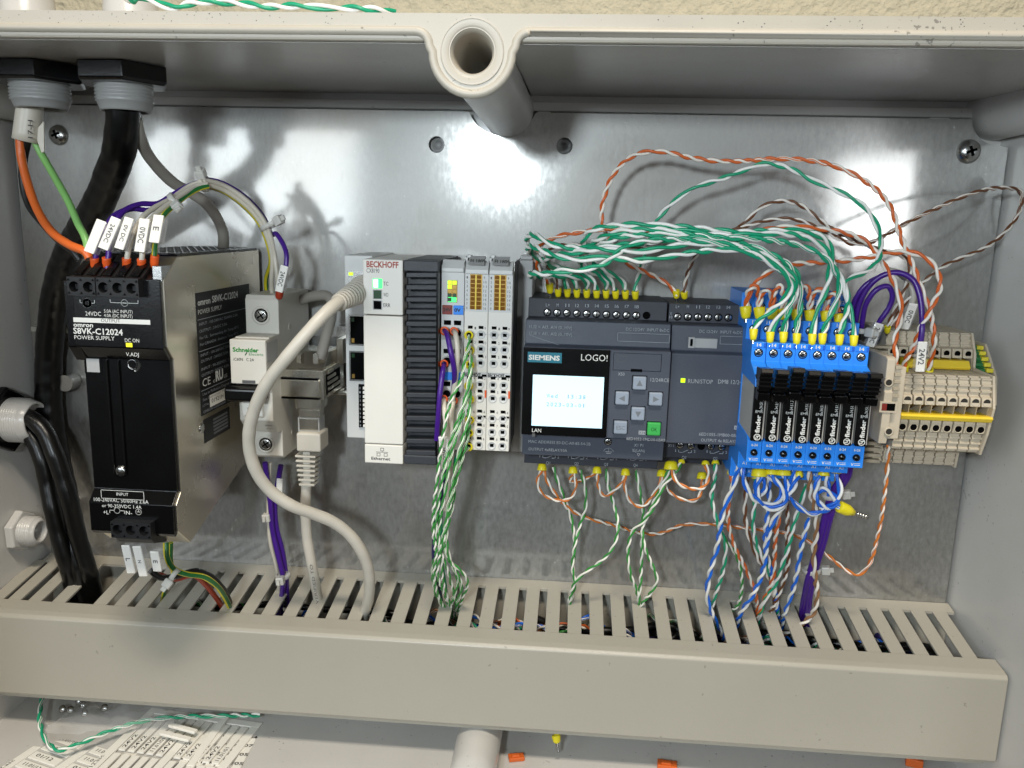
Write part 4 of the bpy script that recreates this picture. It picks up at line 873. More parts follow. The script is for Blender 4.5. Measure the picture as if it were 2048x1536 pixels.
# ================================================================== wires
def strands(C, r, pitch, phase=0, r1=None):
    "two strands wound round the centre line C; returns two point lists"
    A, B = [], []; m = len(C); s = 0; u = None
    off = r*.98
    for i in range(m):
        t = (C[min(i+1,m-1)]-C[max(i-1,0)]).normalized()
        u = (t.orthogonal() if u is None else (u-t*u.dot(t))).normalized(); w = t.cross(u)
        if i: s += (C[i]-C[i-1]).length
        a = phase+2*math.pi*s/pitch + .9*math.sin(s*.075+phase)+.45*math.sin(s*.19+phase*2)
        k = off*(1+.10*math.sin(s*.23+phase*3))
        d = u*math.cos(a)*k+w*math.sin(a)*k; A.append(C[i]+d); B.append(C[i]-d)
    return A, B
CT = {'g':(W_GRN,T_GRN),'l':(W_LGRN,T_LG),'b':(W_BLU,T_BLU),'o':(W_ORA,T_ORA),'p':(W_LORA,T_ORA),'n':(W_BRN,T_BRN),'m':(W_LBRN,T_BRN)}
def ferrule(par, a, b, r, m=None, pin=3.5, flare=1.12):
    a, b = Vector(a), Vector(b); d = (b-a); L = d.length
    f = MB().lathe(a, d, [(r*.72,.8),(r*.80,.1),(r*flare,0),(r*flare,L*.15),(r,L*.55),(r*.86,L*.86),(r*.5,L),(.01,L)], 18).build('ferrule', m or YEL, par)
    if pin: MB().cyl(b,tuple(d),r*.42,pin,10).build('ferrule_pin', ZINC, f)
    return f
cnt = 0
def pair(label, col, pts, r=.72, pitch=15, group=None, fer=(), step=.9, conv=True):
    "fer: tuples ((px,py,h),(px,py,h),radius) from the wire side to the pin side"
    global cnt; cnt += 1; random.seed(cnt*13)
    pp = [P(*p) for p in pts] if conv else pts
    C = smooth(pp, step)
    t = thing('twisted_pair', label, 'twisted wire', tuple(pp[-1]), group)
    A, B = strands(C, r, pitch*random.uniform(.78,1.22), random.uniform(0,6))
    ma, mb_ = CT[col]
    MB().tube(A, r, 8).build('strand', ma, t); MB().tube(B, r, 8).build('strand', mb_, t)
    for f in fer: ferrule(t, P(*f[0]), P(*f[1]), f[2], None, 0 if f[0][1] > 900 else 1.6)
    return t
def cable(name, label, cat, pts, r, m, part='jacket', group=None, step=1.2, n=14, par=None):
    pp = [P(*p) for p in pts]
    t = par or thing(name, label, cat, tuple(pp[-1]), group)
    C = smooth(pp, step); f = len(label)
    for i in range(2,len(C)-2): C[i] = C[i]+Vector((math.sin(i*.21+f),math.sin(i*.17+f*2),0))*(.018*r)
    MB().tube(C, [r*(1+.018*math.sin(i*.33+f)+.012*math.sin(i*.8)) for i in range(len(C))], n).build(part, m, t); return t
# ---- seven teal pairs from the logic module's inputs over to the relays' row 14
G1 = 'teal and white pairs from the logic module inputs to the relays'
fx = (1099.7,1116,1134.6,1153.6,1173.3,1193,1212,1231,1250.7,1270.4)
ft = (568,577,577.5,578.5,579.2,580,580,581,581.5,582)
F14 = ((1507.4,658),(1540.7,664),(1567.3,664),(1593.9,667),(1624.8,668),(1645.4,667),(1679.5,669),(1708,671))
def topfer(i, h=30): return ((fx[i],ft[i],h),(fx[i]+(.5),ft[i]+17,h-1),1.75)
def r14(i): x, y = F14[i]; return ((x,y,82),(x-1.2,y+23,83),1.75)
tails = {
 'd': [(1134.6,577,30),(1129,560,28),(1118,545,34),(1095,527,40),(1066,506,46),(1054,482,56),(1058,471,66),(1069,470,74),(1084,478,80),(1105,489,84),(1130,494,86),(1165,496,88),(1200,495,90),(1245,490,92),(1300,484,92),(1400,476,92),(1455,480,90),(1505,493,88),(1550,512,88),(1580,532,86),(1596,555,84),(1600,585,82),(1600,620,80),(1594.5,645,80),(1593.9,668,82)],
 'e': [(1153.6,578,30),(1149,562,28),(1128,541,32),(1098,527,38),(1068,512,46),(1056,498,60),(1062,492,74),(1078,497,84),(1103,508,90),(1129,516,93),(1160,519,94),(1186,516,95),(1218,514,96),(1243,518,97),(1275,521,97),(1300,519,97),(1350,511,96),(1400,503,96),(1455,499,95),(1500,506,94),(1540,526,92),(1572,552,90),(1581,575,88),(1565,602,86),(1538,625,84),(1516,645,83),(1507.4,660,82)],
 'g': [(1173.3,579,30),(1174,566,28),(1156,556,34),(1115,552,44),(1078,554,56),(1061,551,70),(1066,546,82),(1091,547,88),(1119,542,92),(1154,542,94),(1182,536,95),(1211,526,96),(1232,508,97),(1256,492,96),(1280,484,96),(1320,479,96),(1380,480,95),(1440,487,95),(1490,500,93),(1530,519,92),(1562,540,90),(1580,560,89),(1588,580,87),(1583,605,85),(1573,635,84),(1567.3,665,82)],
 'f': [(1193,580,30),(1190,566,28),(1168,548,30),(1125,538,38),(1098,528,48),(1094,516,62),(1112,509,76),(1142,506,86),(1167,502,90),(1192,498,93),(1218,499,95),(1256,503,96),(1285,503,96),(1330,495,95),(1390,487,94),(1450,488,93),(1500,499,92),(1540,517,90),(1570,538,89),(1592,562,87),(1590,590,85),(1572,618,84),(1552,642,83),(1540.7,665,82)],
 'a': [(1212,580,30),(1213,566,28),(1196,550,30),(1168,538,38),(1160,520,50),(1165,498,62),(1168,480,72),(1180,463,78),(1205,454,82),(1240,450,85),(1290,449,87),(1345,452,88),(1410,458,88),(1475,464,88),(1530,462,87),(1585,461,86),(1630,468,84),(1655,484,82),(1664,510,80),(1668,535,80),(1684,560,80),(1694,590,80),(1694,620,80),(1686,648,81),(1679.5,670,82)],
 'b': [(1231,581,30),(1222,562,28),(1192,534,34),(1170,514,46),(1172,496,60),(1190,482,74),(1215,470,82),(1250,462,86),(1310,459,88),(1380,464,90),(1440,470,90),(1500,470,90),(1560,467,88),(1605,474,86),(1635,486,84),(1655,505,82),(1660,530,80),(1657,560,80),(1648,590,80),(1636,615,80),(1629,645,81),(1624.8,669,82)],
 'c': [(1250.7,581,30),(1246,564,28),(1222,548,30),(1185,530,38),(1165,515,50),(1178,500,66),(1205,488,78),(1240,474,85),(1300,469,88),(1370,467,90),(1430,475,92),(1490,476,92),(1545,481,90),(1590,489,88),(1630,503,86),(1655,520,84),(1672,545,82),(1679,575,80),(1672,605,80),(1660,632,81),(1645.4,668,82)],
}
info = {'d':(2,3,'ending at the fourth relay, looping left of terminal I1'),'e':(3,0,'the lowest on its left half, ending at the leftmost relay'),'g':(4,2,'with the lowest left loop, ending at the third relay'),'f':(5,1,'rising from terminal I4 and ending at the second relay'),'a':(6,6,'highest of the bundle above the screen module'),'b':(7,4,'second highest of the bundle, ending at the fifth relay'),'c':(8,5,'third highest of the bundle, ending at the sixth relay')}
for k, p in tails.items():
    a, b, s = info[k]
    pair('teal and white pair '+s, 'g', p, .80, 19, G1, (topfer(a), r14(b)))
pair('teal and white pair arching high and alone from terminal I8 to the last relay','g',[(1270.4,582,30),(1273,565,29),(1280,545,29),(1289,508,30),(1298,474,32),(1309,448,34),(1328,423,36),(1353,399,38),(1390,375,40),(1442,358,42),(1492,339,44),(1527,328,45),(1577,336,47),(1622,359,50),(1671,380,54),(1726,411,58),(1751,446,62),(1762,482,66),(1756,520,70),(1735,543,74),(1705,554,78),(1690,568,80),(1694,595,80),(1702,628,80),(1707,650,81),(1708,672,82)],.74,17,G1,(topfer(9),r14(7)))
# ---- orange and brown pairs above
G2 = 'orange and white pairs above the devices'
pair('orange and white pair making the widest arch, ending beside the 24V2 tag','o',[(1353,592,30),(1342,574,30),(1315,556,30),(1280,540,31),(1245,520,32),(1222,490,34),(1207,455,36),(1203,430,37),(1210,388,38),(1232,342,38),(1268,311,39),(1320,303,40),(1385,316,41),(1435,322,42),(1490,322,43),(1545,318,44),(1600,319,46),(1655,328,48),(1710,350,50),(1758,384,53),(1784,420,56),(1797,460,58),(1812,500,60),(1828,535,61),(1838,565,62),(1850,594,63),(1860,622,64),(1866,655,64),(1868,690,62),(1862,718,58),(1857,740,56)],.72,14,G2,(((1352,580,30),(1353,597,29),1.75),((1858,738,56),(1857,756,54),1.9)))
pair('orange and white pair running nearly level above the relays, ending left of the 24V2 tag','o',[(1500,622,60),(1494,608,62),(1500,585,64),(1520,558,65),(1545,540,64),(1582,529,62),(1626,526,60),(1676,523,58),(1726,517,58),(1766,509,58),(1805,504,60),(1840,510,62),(1866,528,64),(1879,556,66),(1879,580,67),(1868,604,68),(1856,630,68),(1841,655,67),(1833,680,65),(1820,706,62),(1810,722,60),(1808,736,58)],.74,13,G2,(((1808,731,58),(1809,750,56),1.9),))
pair('orange and white pair from terminal L+ under the teal bundle to the end clamp','o',[(1099,572,30),(1093,558,28),(1078,540,30),(1072,518,34),(1079,494,38),(1098,480,42),(1120,472,44),(1154,465,46),(1190,460,48),(1250,459,50),(1300,460,52),(1360,463,54),(1420,470,56),(1480,474,58),(1520,462,58),(1567,454,58),(1640,458,56),(1695,467,56),(1730,482,56),(1752,505,57),(1768,530,58),(1785,558,60),(1797,588,62),(1803,615,64),(1800,640,66),(1793,665,68),(1789,690,70),(1793,715,70),(1789,738,68)],.74,14,G2,((( 1099,567,31),(1100.5,587,30),1.9),))
pair('brown and white pair from the second module humping over to the terminals','n',[(1369,585,30),(1371,565,30),(1383,526,31),(1405,496,32),(1443,474,34),(1477,456,35),(1497,438,36),(1525,413,36),(1565,402,36),(1602,411,37),(1634,435,38),(1665,459,38),(1700,476,38),(1735,492,38),(1775,503,40),(1808,515,42),(1820,535,44),(1816,562,45),(1803,592,46),(1787,625,45),(1776,652,44)],.62,13,'brown and white pairs above the devices',(((1368,583,30),(1369.5,598,29),1.75),((1775,653,44),(1774,666,42),1.5)))
pair('brown and white pair from terminal M reaching out to the right wall and back','n',[(1117,585,29),(1112,560,28),(1100,535,30),(1092,508,34),(1110,493,38),(1150,490,42),(1200,493,44),(1260,497,46),(1330,494,48),(1400,480,50),(1450,466,50),(1485,455,50),(1520,444,50),(1557,438,50),(1601,441,50),(1636,456,50),(1676,476,50),(1708,488,50),(1744,484,50),(1790,459,50),(1825,440,50),(1875,416,48),(1925,394,44),(1974,379,38),(2015,376,32),(2040,384,26),(2043,405,24),(2032,436,26),(2004,470,30),(1969,496,34),(1925,515,38),(1885,534,42),(1855,557,44),(1826,587,46),(1802,618,46),(1784,652,44)],.60,14,'brown and white pairs above the devices',(topfer(1,29),))
# ---- orange jumpers along the relays' upper row
JX = (1491,1518.6,1544,1567.5,1593,1620,1652,1676.7)
jl = ['beside the slate grey module','over the second relay','over the third relay','over the fourth relay','over the fifth relay','over the sixth relay','over the seventh relay']
for i in range(7):
    a, b = JX[i], JX[i+1]; y = 616+i*1.4; k = (0,6,-4,3,-6,0,5)[i]
    f = [((a,y-3,62),(a+1,y+22,63),2.5 if i < 7 else 1.8)]
    if i == 6: f.append(((b,y+3,62),(b,y+24,63),2.0))
    pair('orange and white jumper loop '+jl[i]+' in the upper row','o',[(a+1,y,62),(a+2,y-16,63),(a+6,y-34+k*.5,66),(a+14,y-43+k,68),(b-6,y-42+k,68),(b-2,y-30,66),(b-2,y-14,63),(b-1,y,62)],.72,11,'orange jumper loops over the relays',f,step=.7)
# ---- purple wires by the relays
def wire(name, label, pts, r, m, group=None): return cable(name, label, 'wire', pts, r, m, 'insulation', group, 1.0, 12)
GP = 'purple wires at the right end'
wire('purple_wire','purple wire looping highest over to the 24V2 tag',[(1712,668,50),(1712,640,52),(1722,600,54),(1742,568,56),(1770,549,58),(1800,546,60),(1826,560,62),(1839,590,64),(1844,630,66),(1844,660,68),(1840,690,68)],1.35,PURPLE,GP)
wire('purple_wire','purple wire with the tighter loop going into the 24VDC tag',[(1722,666,52),(1725,640,54),(1733,606,56),(1755,578,58),(1776,573,58),(1785,592,58),(1778,615,57),(1764,636,56),(1756,648,55)],1.3,PURPLE,GP)
wire('purple_wire','purple wire hidden partly behind the two purple loops',[(1704,670,48),(1703,640,50),(1708,606,52),(1722,580,54),(1742,562,55),(1757,555,56)],1.25,PURPLE,GP)
wire('white_wire','pale wire curving down into the 0VDC tag',[(1772,540,40),(1795,545,42),(1815,560,44),(1826,585,46),(1823,606,46)],1.7,WGREY)
# ---- printed clear sleeves
def marker(label, a, b, w, text, h_ink=.0, m=LABELW, cap=2.2, tw=None, ror=-90, depth=3.2, back=True):
    "card in a clear sleeve, from point a (top) to b (bottom)"
    A, B = Vector(P(*a)), Vector(P(*b)); d = (B-A); L = d.length; d.normalize()
    n = Vector((0,0,1)); n = (n-d*n.dot(d)).normalized(); s = d.cross(n).normalized()   # s points left or right
    if s.x < 0: s = -s
    t = thing('wire_tag', label, 'wire tag', tuple(B), 'printed wire tags in clear sleeves')
    def slab(w0, w1, n0, n1, l0, l1):
        b_ = MB(); v = [A+d*l+s*x+n*k for k in (n0,n1) for l in (l1,l0) for x in (w0,w1)]
        return b_.add(v, [(0,2,3,1),(4,5,7,6),(0,1,5,4),(2,6,7,3),(0,4,6,2),(1,3,7,5)])
    slab(-w/2,w/2,depth*.5,depth*.5+.7,0,L).build('card', m, t, .25)
    slab(-w/2-.3,w/2+.9,-depth*.5,depth*.5+1.0,.4,L-.2).build('clear_sleeve', CLEARISH, t, .9)
    if text:
        I = Ink(); c = A+d*(L*.5)+n*(depth*.5+.78)
        if ror == -90: u, v = d, s
        else: u, v = s, -d
        I.text(text, tuple(c-v*cap*.5), cap, INK, 'C', tw, u=tuple(u), v=tuple(v), bold=.02); I.done(t)
    return t
marker('tag printed 24V2 standing in front of the beige terminals',(1842,682,72),(1836,742,72),4.2,'24V2',tw=7.6,cap=2.6)
marker('tag printed 24VDC between the purple wires and the beige terminals',(1757,644,55),(1737,690,52),4.2,'24VDC',tw=8.4,cap=2.3)
marker('tag printed 0VDC hanging behind the orange pairs at the right',(1825,604,46),(1806,655,42),4.2,'0VDC',tw=6.8,cap=2.3)
marker('blank white tag, leftmost over the power supply terminals',(208,443,112),(182,507,116),4.6,'')
marker('tag printed 24VDC over the power supply terminals',(237,438,114),(210,500,118),4.6,'24VDC',tw=8.6,cap=2.0)
marker('tag with faint letters, middle one over the power supply terminals',(263,438,114),(242,500,118),4.2,'0V DC',tw=7.6,m=LABELW,cap=1.8)
marker('tag printed 0VDC over the power supply terminals, left of the E tag',(294,440,114),(283,506,118),4.6,'0VDC',tw=7.2,cap=2.6)
marker('tag printed E over the power supply terminals',(322,433,112),(312,488,116),4.6,'E',tw=1.8,cap=2.6)
marker('tag printed 24VDC above the circuit breaker',(572,531,58),(560,583,58),4.0,'24VDC',tw=7.6,cap=2.4)
marker('tag printed L below the power supply',(255,1086,110),(267,1142,108),4.2,'L',tw=1.6,cap=2.2)
marker('tag printed N below the power supply',(277,1088,110),(291,1148,108),4.2,'N',tw=1.6,cap=1.6)
marker('short tag printed E below the power supply, right of the N tag',(312,1098,110),(319,1138,108),4.2,'E',tw=1.6,cap=2.2)
marker('narrow white tag on the wires below the circuit breaker',(562,955,40),(560,1000,40),3.4,'')
marker('pale tag among the green wires below the supply terminal',(887,870,75),(893,935,72),4.6,'24VDC',tw=7,cap=1.8)
# ---- wires into the power supply
def efer(t, a, b, m=ORA, r=1.9): ferrule(t, P(*a), P(*b), r, m, 0, 1.0)
GW = 'wires from the power supply outputs over to the breaker'
outs = [
 ('purple wire from the second orange ferrule of the power supply','purple_wire',PURPLE,[(214,537,113),(217,510,112),(222,470,110),(245,425,102),(280,408,94),(315,407,88),(345,390,82),(375,373,76),(408,362,70)],(213,515,113),(214,540,112)),
 ('purple wire from the first orange ferrule of the power supply','purple_wire',PURPLE,[(189,537,112),(194,505,112),(210,460,108),(228,432,102),(262,418,96),(300,420,90),(340,402,82),(372,380,76),(404,368,70)],(189,515,113),(190,540,112)),
 ('ivory wire from the middle orange ferrule of the power supply','ivory_wire',IVORY,[(253,537,113),(256,505,113),(268,465,110),(285,435,104),(310,415,96),(345,396,86),(380,372,76),(410,362,72)],(253,516,113),(254,541,112)),
 ('ivory wire from the fourth orange ferrule of the power supply','ivory_wire',IVORY,[(283,538,113),(285,505,113),(294,450,108),(310,430,102),(335,410,94),(365,388,84),(392,372,76),(414,368,72)],(283,518,113),(284,543,112)),
 ('green and yellow earth wire from the right orange ferrule of the power supply','earth_wire',None,[(309,530,110),(309,500,110),(318,450,104),(330,428,98),(350,410,90),(372,392,82),(396,378,76),(416,372,72)],(310,510,111),(308,537,110)),
]
EY = mat('green_yellow_insulation', (.30,.60,.30), .35, bump=.01)
def _ey():
    n = EY.node_tree; b = n.nodes['Principled BSDF']; uv = n.nodes.new('ShaderNodeUVMap'); s = n.nodes.new('ShaderNodeSeparateXYZ'); n.links.new(uv.outputs[0], s.inputs[0])
    c = n.nodes.new('ShaderNodeMath'); c.operation = 'PINGPONG'; c.inputs[1].default_value = .25; n.links.new(s.outputs[0], c.inputs[0])
    g = n.nodes.new('ShaderNodeMath'); g.operation = 'GREATER_THAN'; g.inputs[1].default_value = .13; n.links.new(c.outputs[0], g.inputs[0])
    x = n.nodes.new('ShaderNodeMix'); x.data_type = 'RGBA'; x.inputs[6].default_value = lin((.13,.42,.20))+(1,); x.inputs[7].default_value = lin((.88,.82,.18))+(1,)
    n.links.new(g.outputs[0], x.inputs[0]); n.links.new(x.outputs[2], b.inputs['Base Color'])
_ey()
for lb, nm, m, pts, a, b in outs:
    t = wire(nm, lb, pts, 1.25, m or EY, GW); efer(t, a, b)
# bundle arching over to the breaker
arch = [(400,364,74),(415,362,70),(450,372,62),(490,398,56),(522,433,52),(540,470,50),(549,510,48)]
for k, (nm, lb, m, dx, end) in enumerate((('ivory_wire','ivory wire of the arched bundle, its outer strand down to the breaker',IVORY,0,[(555,560,48),(556,592,44)]),('ivory_wire','ivory wire of the arched bundle, its inner strand down to the breaker',IVORY,-7,[(543,560,46),(545,592,42)]),('earth_wire','green and yellow wire on the inside of the arched bundle',EY,-13,[(532,560,30),(536,600,20)]),('navy_wire','dark blue wire of the arched bundle passing the 24VDC tag',PURPLE,8,None))):
    pts = [(x+dx*.55,y-dx*.65+(3 if k==1 else 0),h-(4 if k>1 else 0)) for x, y, h in arch]
    if end: pts = pts[:]+end
    else: pts = [(x+3,y-2,h-6) for x, y, h in arch[:6]]+[(553,468,50),(568,492,54),(573,510,56),(572,535,57)]
    wire(nm, lb, pts, 1.25, m, 'wires of the arched bundle')
b_ = wire('grey_wire','thin grey wire hanging behind the arched bundle',[(408,372,60),(450,385,50),(500,425,42),(535,470,36),(542,520,30),(541,590,24)],1.2,WGREY)
o = thing('breaker_ferrule','orange ferrule on top of the circuit breaker under the 24VDC tag','ferrule',P(558,590,57)); ferrule(o, P(560,582,57), P(557,598,56), 2.0, W_RED, 0, 1.0).name = 'sleeve'
# ---- cable ties
def tie(label, c, ax, r, tail, rot=0, m=TIE):
    "band round the bundle at c with axis ax, the head and cut tail towards 'tail'"
    C = Vector(P(*c)); a = Vector(ax).normalized(); t = thing('cable_tie', label, 'cable tie', tuple(C), 'white nylon cable ties')
    MB().lathe(C-a*1.3, a, [(r,0),(r+.7,.1),(r+.7,2.5),(r,2.6)], 28).build('band', m, t)
    d = Vector(tail); d = (d-a*d.dot(a)).normalized(); w = a.cross(d); H = C+d*(r+.6)
    v = [H+a*i+w*j+d*k for k in (0,4.4) for j in (-2.2,2.2) for i in (-2.3,2.3)]
    MB().add(v, [(0,2,3,1),(4,5,7,6),(0,1,5,4),(2,6,7,3),(0,4,6,2),(1,3,7,5)]).build('head', m, t, .6)
    v = [H+a*i+w*j+d*k for k in (3,6.4) for j in (-.5,.8) for i in (-1.3,1.3)]
    MB().add(v, [(0,2,3,1),(4,5,7,6),(0,1,5,4),(2,6,7,3),(0,4,6,2),(1,3,7,5)]).build('cut_tail', m, t, .2)
tie('white cable tie at the top of the arched wires over the power supply',(410,368,68),(1,.05,0),3.2,(0,.8,.6))
tie('white cable tie nearest the tags over the power supply',(350,402,88),(.75,.65,-.2),3.6,(.5,-.4,.8))
tie('white cable tie on the arched wires above the circuit breaker',(538,452,50),(.45,-.9,0),4.2,(.9,.4,.3))
tie('white cable tie on the purple wires right below the relays',(1664,990,36),(.25,-1,0),4.6,(1,.1,.4))
tie('white cable tie on the purple wires just above the duct',(1624,1140,30),(.2,-1,0),4.4,(1,-.1,.3))
tie('white cable tie high up on the purple wire beside the breaker underside',(541,1028,36),(.1,-1,0),3.0,(0,0,1))
tie('white cable tie low on the purple wires below the breaker',(566,1152,40),(.1,-1,0),3.4,(.1,0,1))
tie('white cable tie on the earth wire under the power supply',(349,1150,92),(.8,-.5,0),2.6,(.1,-.9,.6))
tie('white cable tie beside the relays at the foot of the purple loops',(1714,660,52),(.1,1,0),4.6,(.8,0,.9))
# ---- big cables on the left
cable('black_cable','thickest black cable hanging from the upper left gland down into the duct','cable',[(247,215,88),(246,250,86),(238,300,80),(222,350,70),(200,400,60),(170,450,46),(140,500,32),(118,560,20),(104,640,12),(98,720,9),(97,800,9),(104,870,10),(118,940,14),(132,1010,18),(148,1080,24),(165,1140,26),(180,1190,22),(186,1230,14)],7.6,CABLEK,n=20)
GK = 'two black cables out of the left wall gland'
cable('black_cable','black cable out of the left wall gland, the outer one','cable',[(22,842,24),(48,852,26),(68,880,28),(84,920,30),(95,965,30),(103,1010,32),(113,1055,32),(126,1100,32),(140,1150,30),(150,1200,24),(154,1240,16)],4.9,CABLEK,group=GK,n=18)
cable('black_cable','black cable out of the left wall gland, the inner one','cable',[(24,832,26),(62,838,30),(88,862,32),(108,905,34),(125,955,34),(138,1000,34),(150,1050,32),(165,1105,30),(180,1150,28),(192,1200,20),(196,1240,12)],4.9,CABLEK,group=GK,n=18)
cable('grey_cable','grey cable curving from the upper left gland down behind the power supply','cable',[(272,238,84),(279,270,80),(293,305,70),(318,338,60),(350,368,50),(380,385,44),(408,403,38),(432,432,32),(446,465,26),(446,500,20),(436,540,14),(430,600,10)],2.9,CORDD)
slv = thing('torn_sleeve','torn white sleeve end with black marks hanging from the upper left gland','cable sleeve',P(56,220,88))
a, b = P(60,215,88), P(52,282,88); b2 = MB(); Cc = [Vector(a), Vector(a)*.5+Vector(b)*.5, Vector(b)]
b2.lathe(a, Vector(b)-Vector(a), [(5.6,-2),(5.8,4),(5.9,12),(6.0,(Vector(b)-Vector(a)).length),(5.3,(Vector(b)-Vector(a)).length),(5.2,4)], 24); b2.build('sleeve', IVORY, slv)
q = P(75,276,92); MB().prism([(q[0]-3.6,q[1]+3),(q[0]+1.6,q[1]+8),(q[0]+.6,q[1]-6),(q[0]-.8,q[1]-6.5)],88,89).build('torn_flap', IVORY, slv, .3)
I = Ink(); q = P(52,258,95); I.text('17-H',(q[0]+2.4,q[1]-4,94.3),2.4,INK,'L',8,rot=85); I.done(slv)
GL = 'single wires out of the torn sleeve'
wire('orange_wire','thick orange wire from the torn sleeve down to the power supply',[(40,275,88),(42,310,88),(55,365,90),(75,420,94),(105,465,100),(140,490,104),(172,505,106),(180,520,106)],2.0,W_ORA,GL)
wire('black_wire','thin black wire from the torn sleeve, bending round to the power supply',[(55,280,87),(48,315,85),(46,355,84),(56,405,86),(85,445,90),(118,480,94),(150,506,98),(160,520,98)],1.9,W_BLK,GL)
wire('green_wire','light green and yellow wire from the torn sleeve to the power supply',[(68,280,86),(85,312,86),(110,355,90),(135,400,96),(155,445,100),(172,480,104),(178,515,106)],1.7,mat('pale_green_insulation',(.52,.74,.42),.35,bump=.02),GL)
# ---- patch cables
t = cable('patch_cable','pale grey patch cable sweeping in an S from the upper network port into the duct','network cable',[(722,580,66),(700,588,78),(678,603,90),(650,628,100),(615,665,106),(575,712,108),(535,765,106),(510,815,102),(499,860,98),(500,905,94),(516,950,90),(545,985,86),(585,1012,82),(625,1027,76),(668,1045,70),(700,1070,66),(724,1105,62),(738,1145,56),(738,1190,48),(728,1230,38),(716,1275,22)],3.05,CORD,n=18)
bt = MB(); A, B = Vector(P(727,577,64)), Vector(P(676,606,90)); L = (B-A).length; pr = []
d = 0
while d < L: 
    rr = 6.9-2.9*d/L; pr += [(rr,d),(rr,d+1.2),(rr-1.1,d+1.4),(rr-1.1,d+2.1)]; d += 2.3
bt.lathe(A, B-A, [(.1,0)]+pr+[(.1,L)], 20).build('plug_boot', CORD, t)
a = P(722,575,56); box('plug', CLEARISH, t, a[0]-3,a[0]+6,a[1]-5.8,a[1]+5.8,55.2,66,.4)
t = cable('patch_cable','pale grey patch cable hanging straight down from the metal socket module','network cable',[(613,955,46),(612,990,45),(611,1030,44),(614,1075,43),(622,1120,42),(630,1165,38),(637,1205,28),(636,1240,18)],2.9,CORD,n=18)
def slab2(name, m, x0,x1,y0,y1,h0,h1,bev=.4): a, b = P(x0,y0,h1), P(x1,y1,h1); return box(name, m, t, a[0],b[0],b[1],a[1],h0,h1,bev)
slab2('plug_shield', GOLDM, 590,642,788,820,40,52); slab2('plug_latch', GOLDM, 597,640,818,836,43,50,.3); slab2('plug_body', GREYP, 595,639,834,870,38,48,.5); slab2('plug_seam', HOLE, 597,638,829,833,47,49.2,0); slab2('plug_shield', GOLDM, 598,636,836,862,41,49,.3)
slab2('boot_body', CORD, 592,641,866,905,38,53,.9)
A, B = P(616,905,46), P(612,967,46)
c = MB()
for k in range(7):
    f = k/6; w = 5.7-1.3*f; z = A[1]+(B[1]-A[1])*f*.92-1; c.box(A[0]-w,A[0]+w,z-.62,z+.62,46-w*.8,46+w*.9)
c.box(A[0]-2,A[0]+2,B[1]-1,A[1]+1,43,49); c.build('strain_relief', CORD, t, .35)
I = Ink(); q = P(627,1130,46); I.text('VERIFIED TO', (P(640,1205,44)[0]-.1,P(640,1205,44)[1],45.6), 1.7, INKG, 'L', 24, rot=98); I.done(t)
cable('patch_cable','grey cable dipping behind the metal socket module to the controller','network cable',[(600,600,20),(630,592,22),(655,592,24),(664,604,26),(662,635,30),(655,665,36),(648,690,40),(640,720,44)],2.9,CORDD)
# wires under the breaker and the supply
wire('purple_wire','purple wire from under the breaker down into the duct',[(530,925,46),(535,965,44),(541,1010,42),(545,1060,40),(556,1110,40),(566,1155,38),(562,1200,28),(560,1235,18)],1.5,PURPLE,'purple wires below the breaker')
wire('purple_wire','second purple wire below the breaker, passing its narrow white tag',[(562,930,40),(556,965,39),(550,1005,38),(552,1050,37),(564,1100,36),(572,1150,34),(574,1195,24),(578,1225,14)],1.5,PURPLE,'purple wires below the breaker')
wire('ivory_wire','thin ivory wire beside the purple ones below the breaker',[(540,925,42),(538,975,41),(537,1020,40),(540,1080,39),(552,1130,36),(558,1170,30),(556,1210,20)],1.1,IVORY)
GS = 'wires from the power supply input into the duct'
wire('earth_wire','green and yellow earth wire curving from the power supply into the duct',[(332,1085,90),(334,1115,92),(348,1138,90),(372,1148,86),(405,1153,80),(430,1168,72),(450,1195,56),(464,1225,36)],1.5,EY,GS)
wire('black_wire','dark wire curving from the power supply into the duct',[(300,1140,96),(320,1155,94),(355,1152,88),(390,1142,80),(420,1152,72),(446,1178,60),(462,1210,36)],1.6,W_BLK,GS)
wire('red_brown_wire','red brown wire curving from the power supply into the duct',[(318,1150,92),(350,1158,86),(385,1150,78),(410,1168,68),(432,1195,52),(450,1222,34)],1.5,W_RED,GS)
wire('earth_wire','short green and yellow wire straight down behind the power supply corner',[(342,1085,60),(342,1120,58),(346,1150,54),(330,1180,40),(322,1215,20)],1.2,EY,GS)
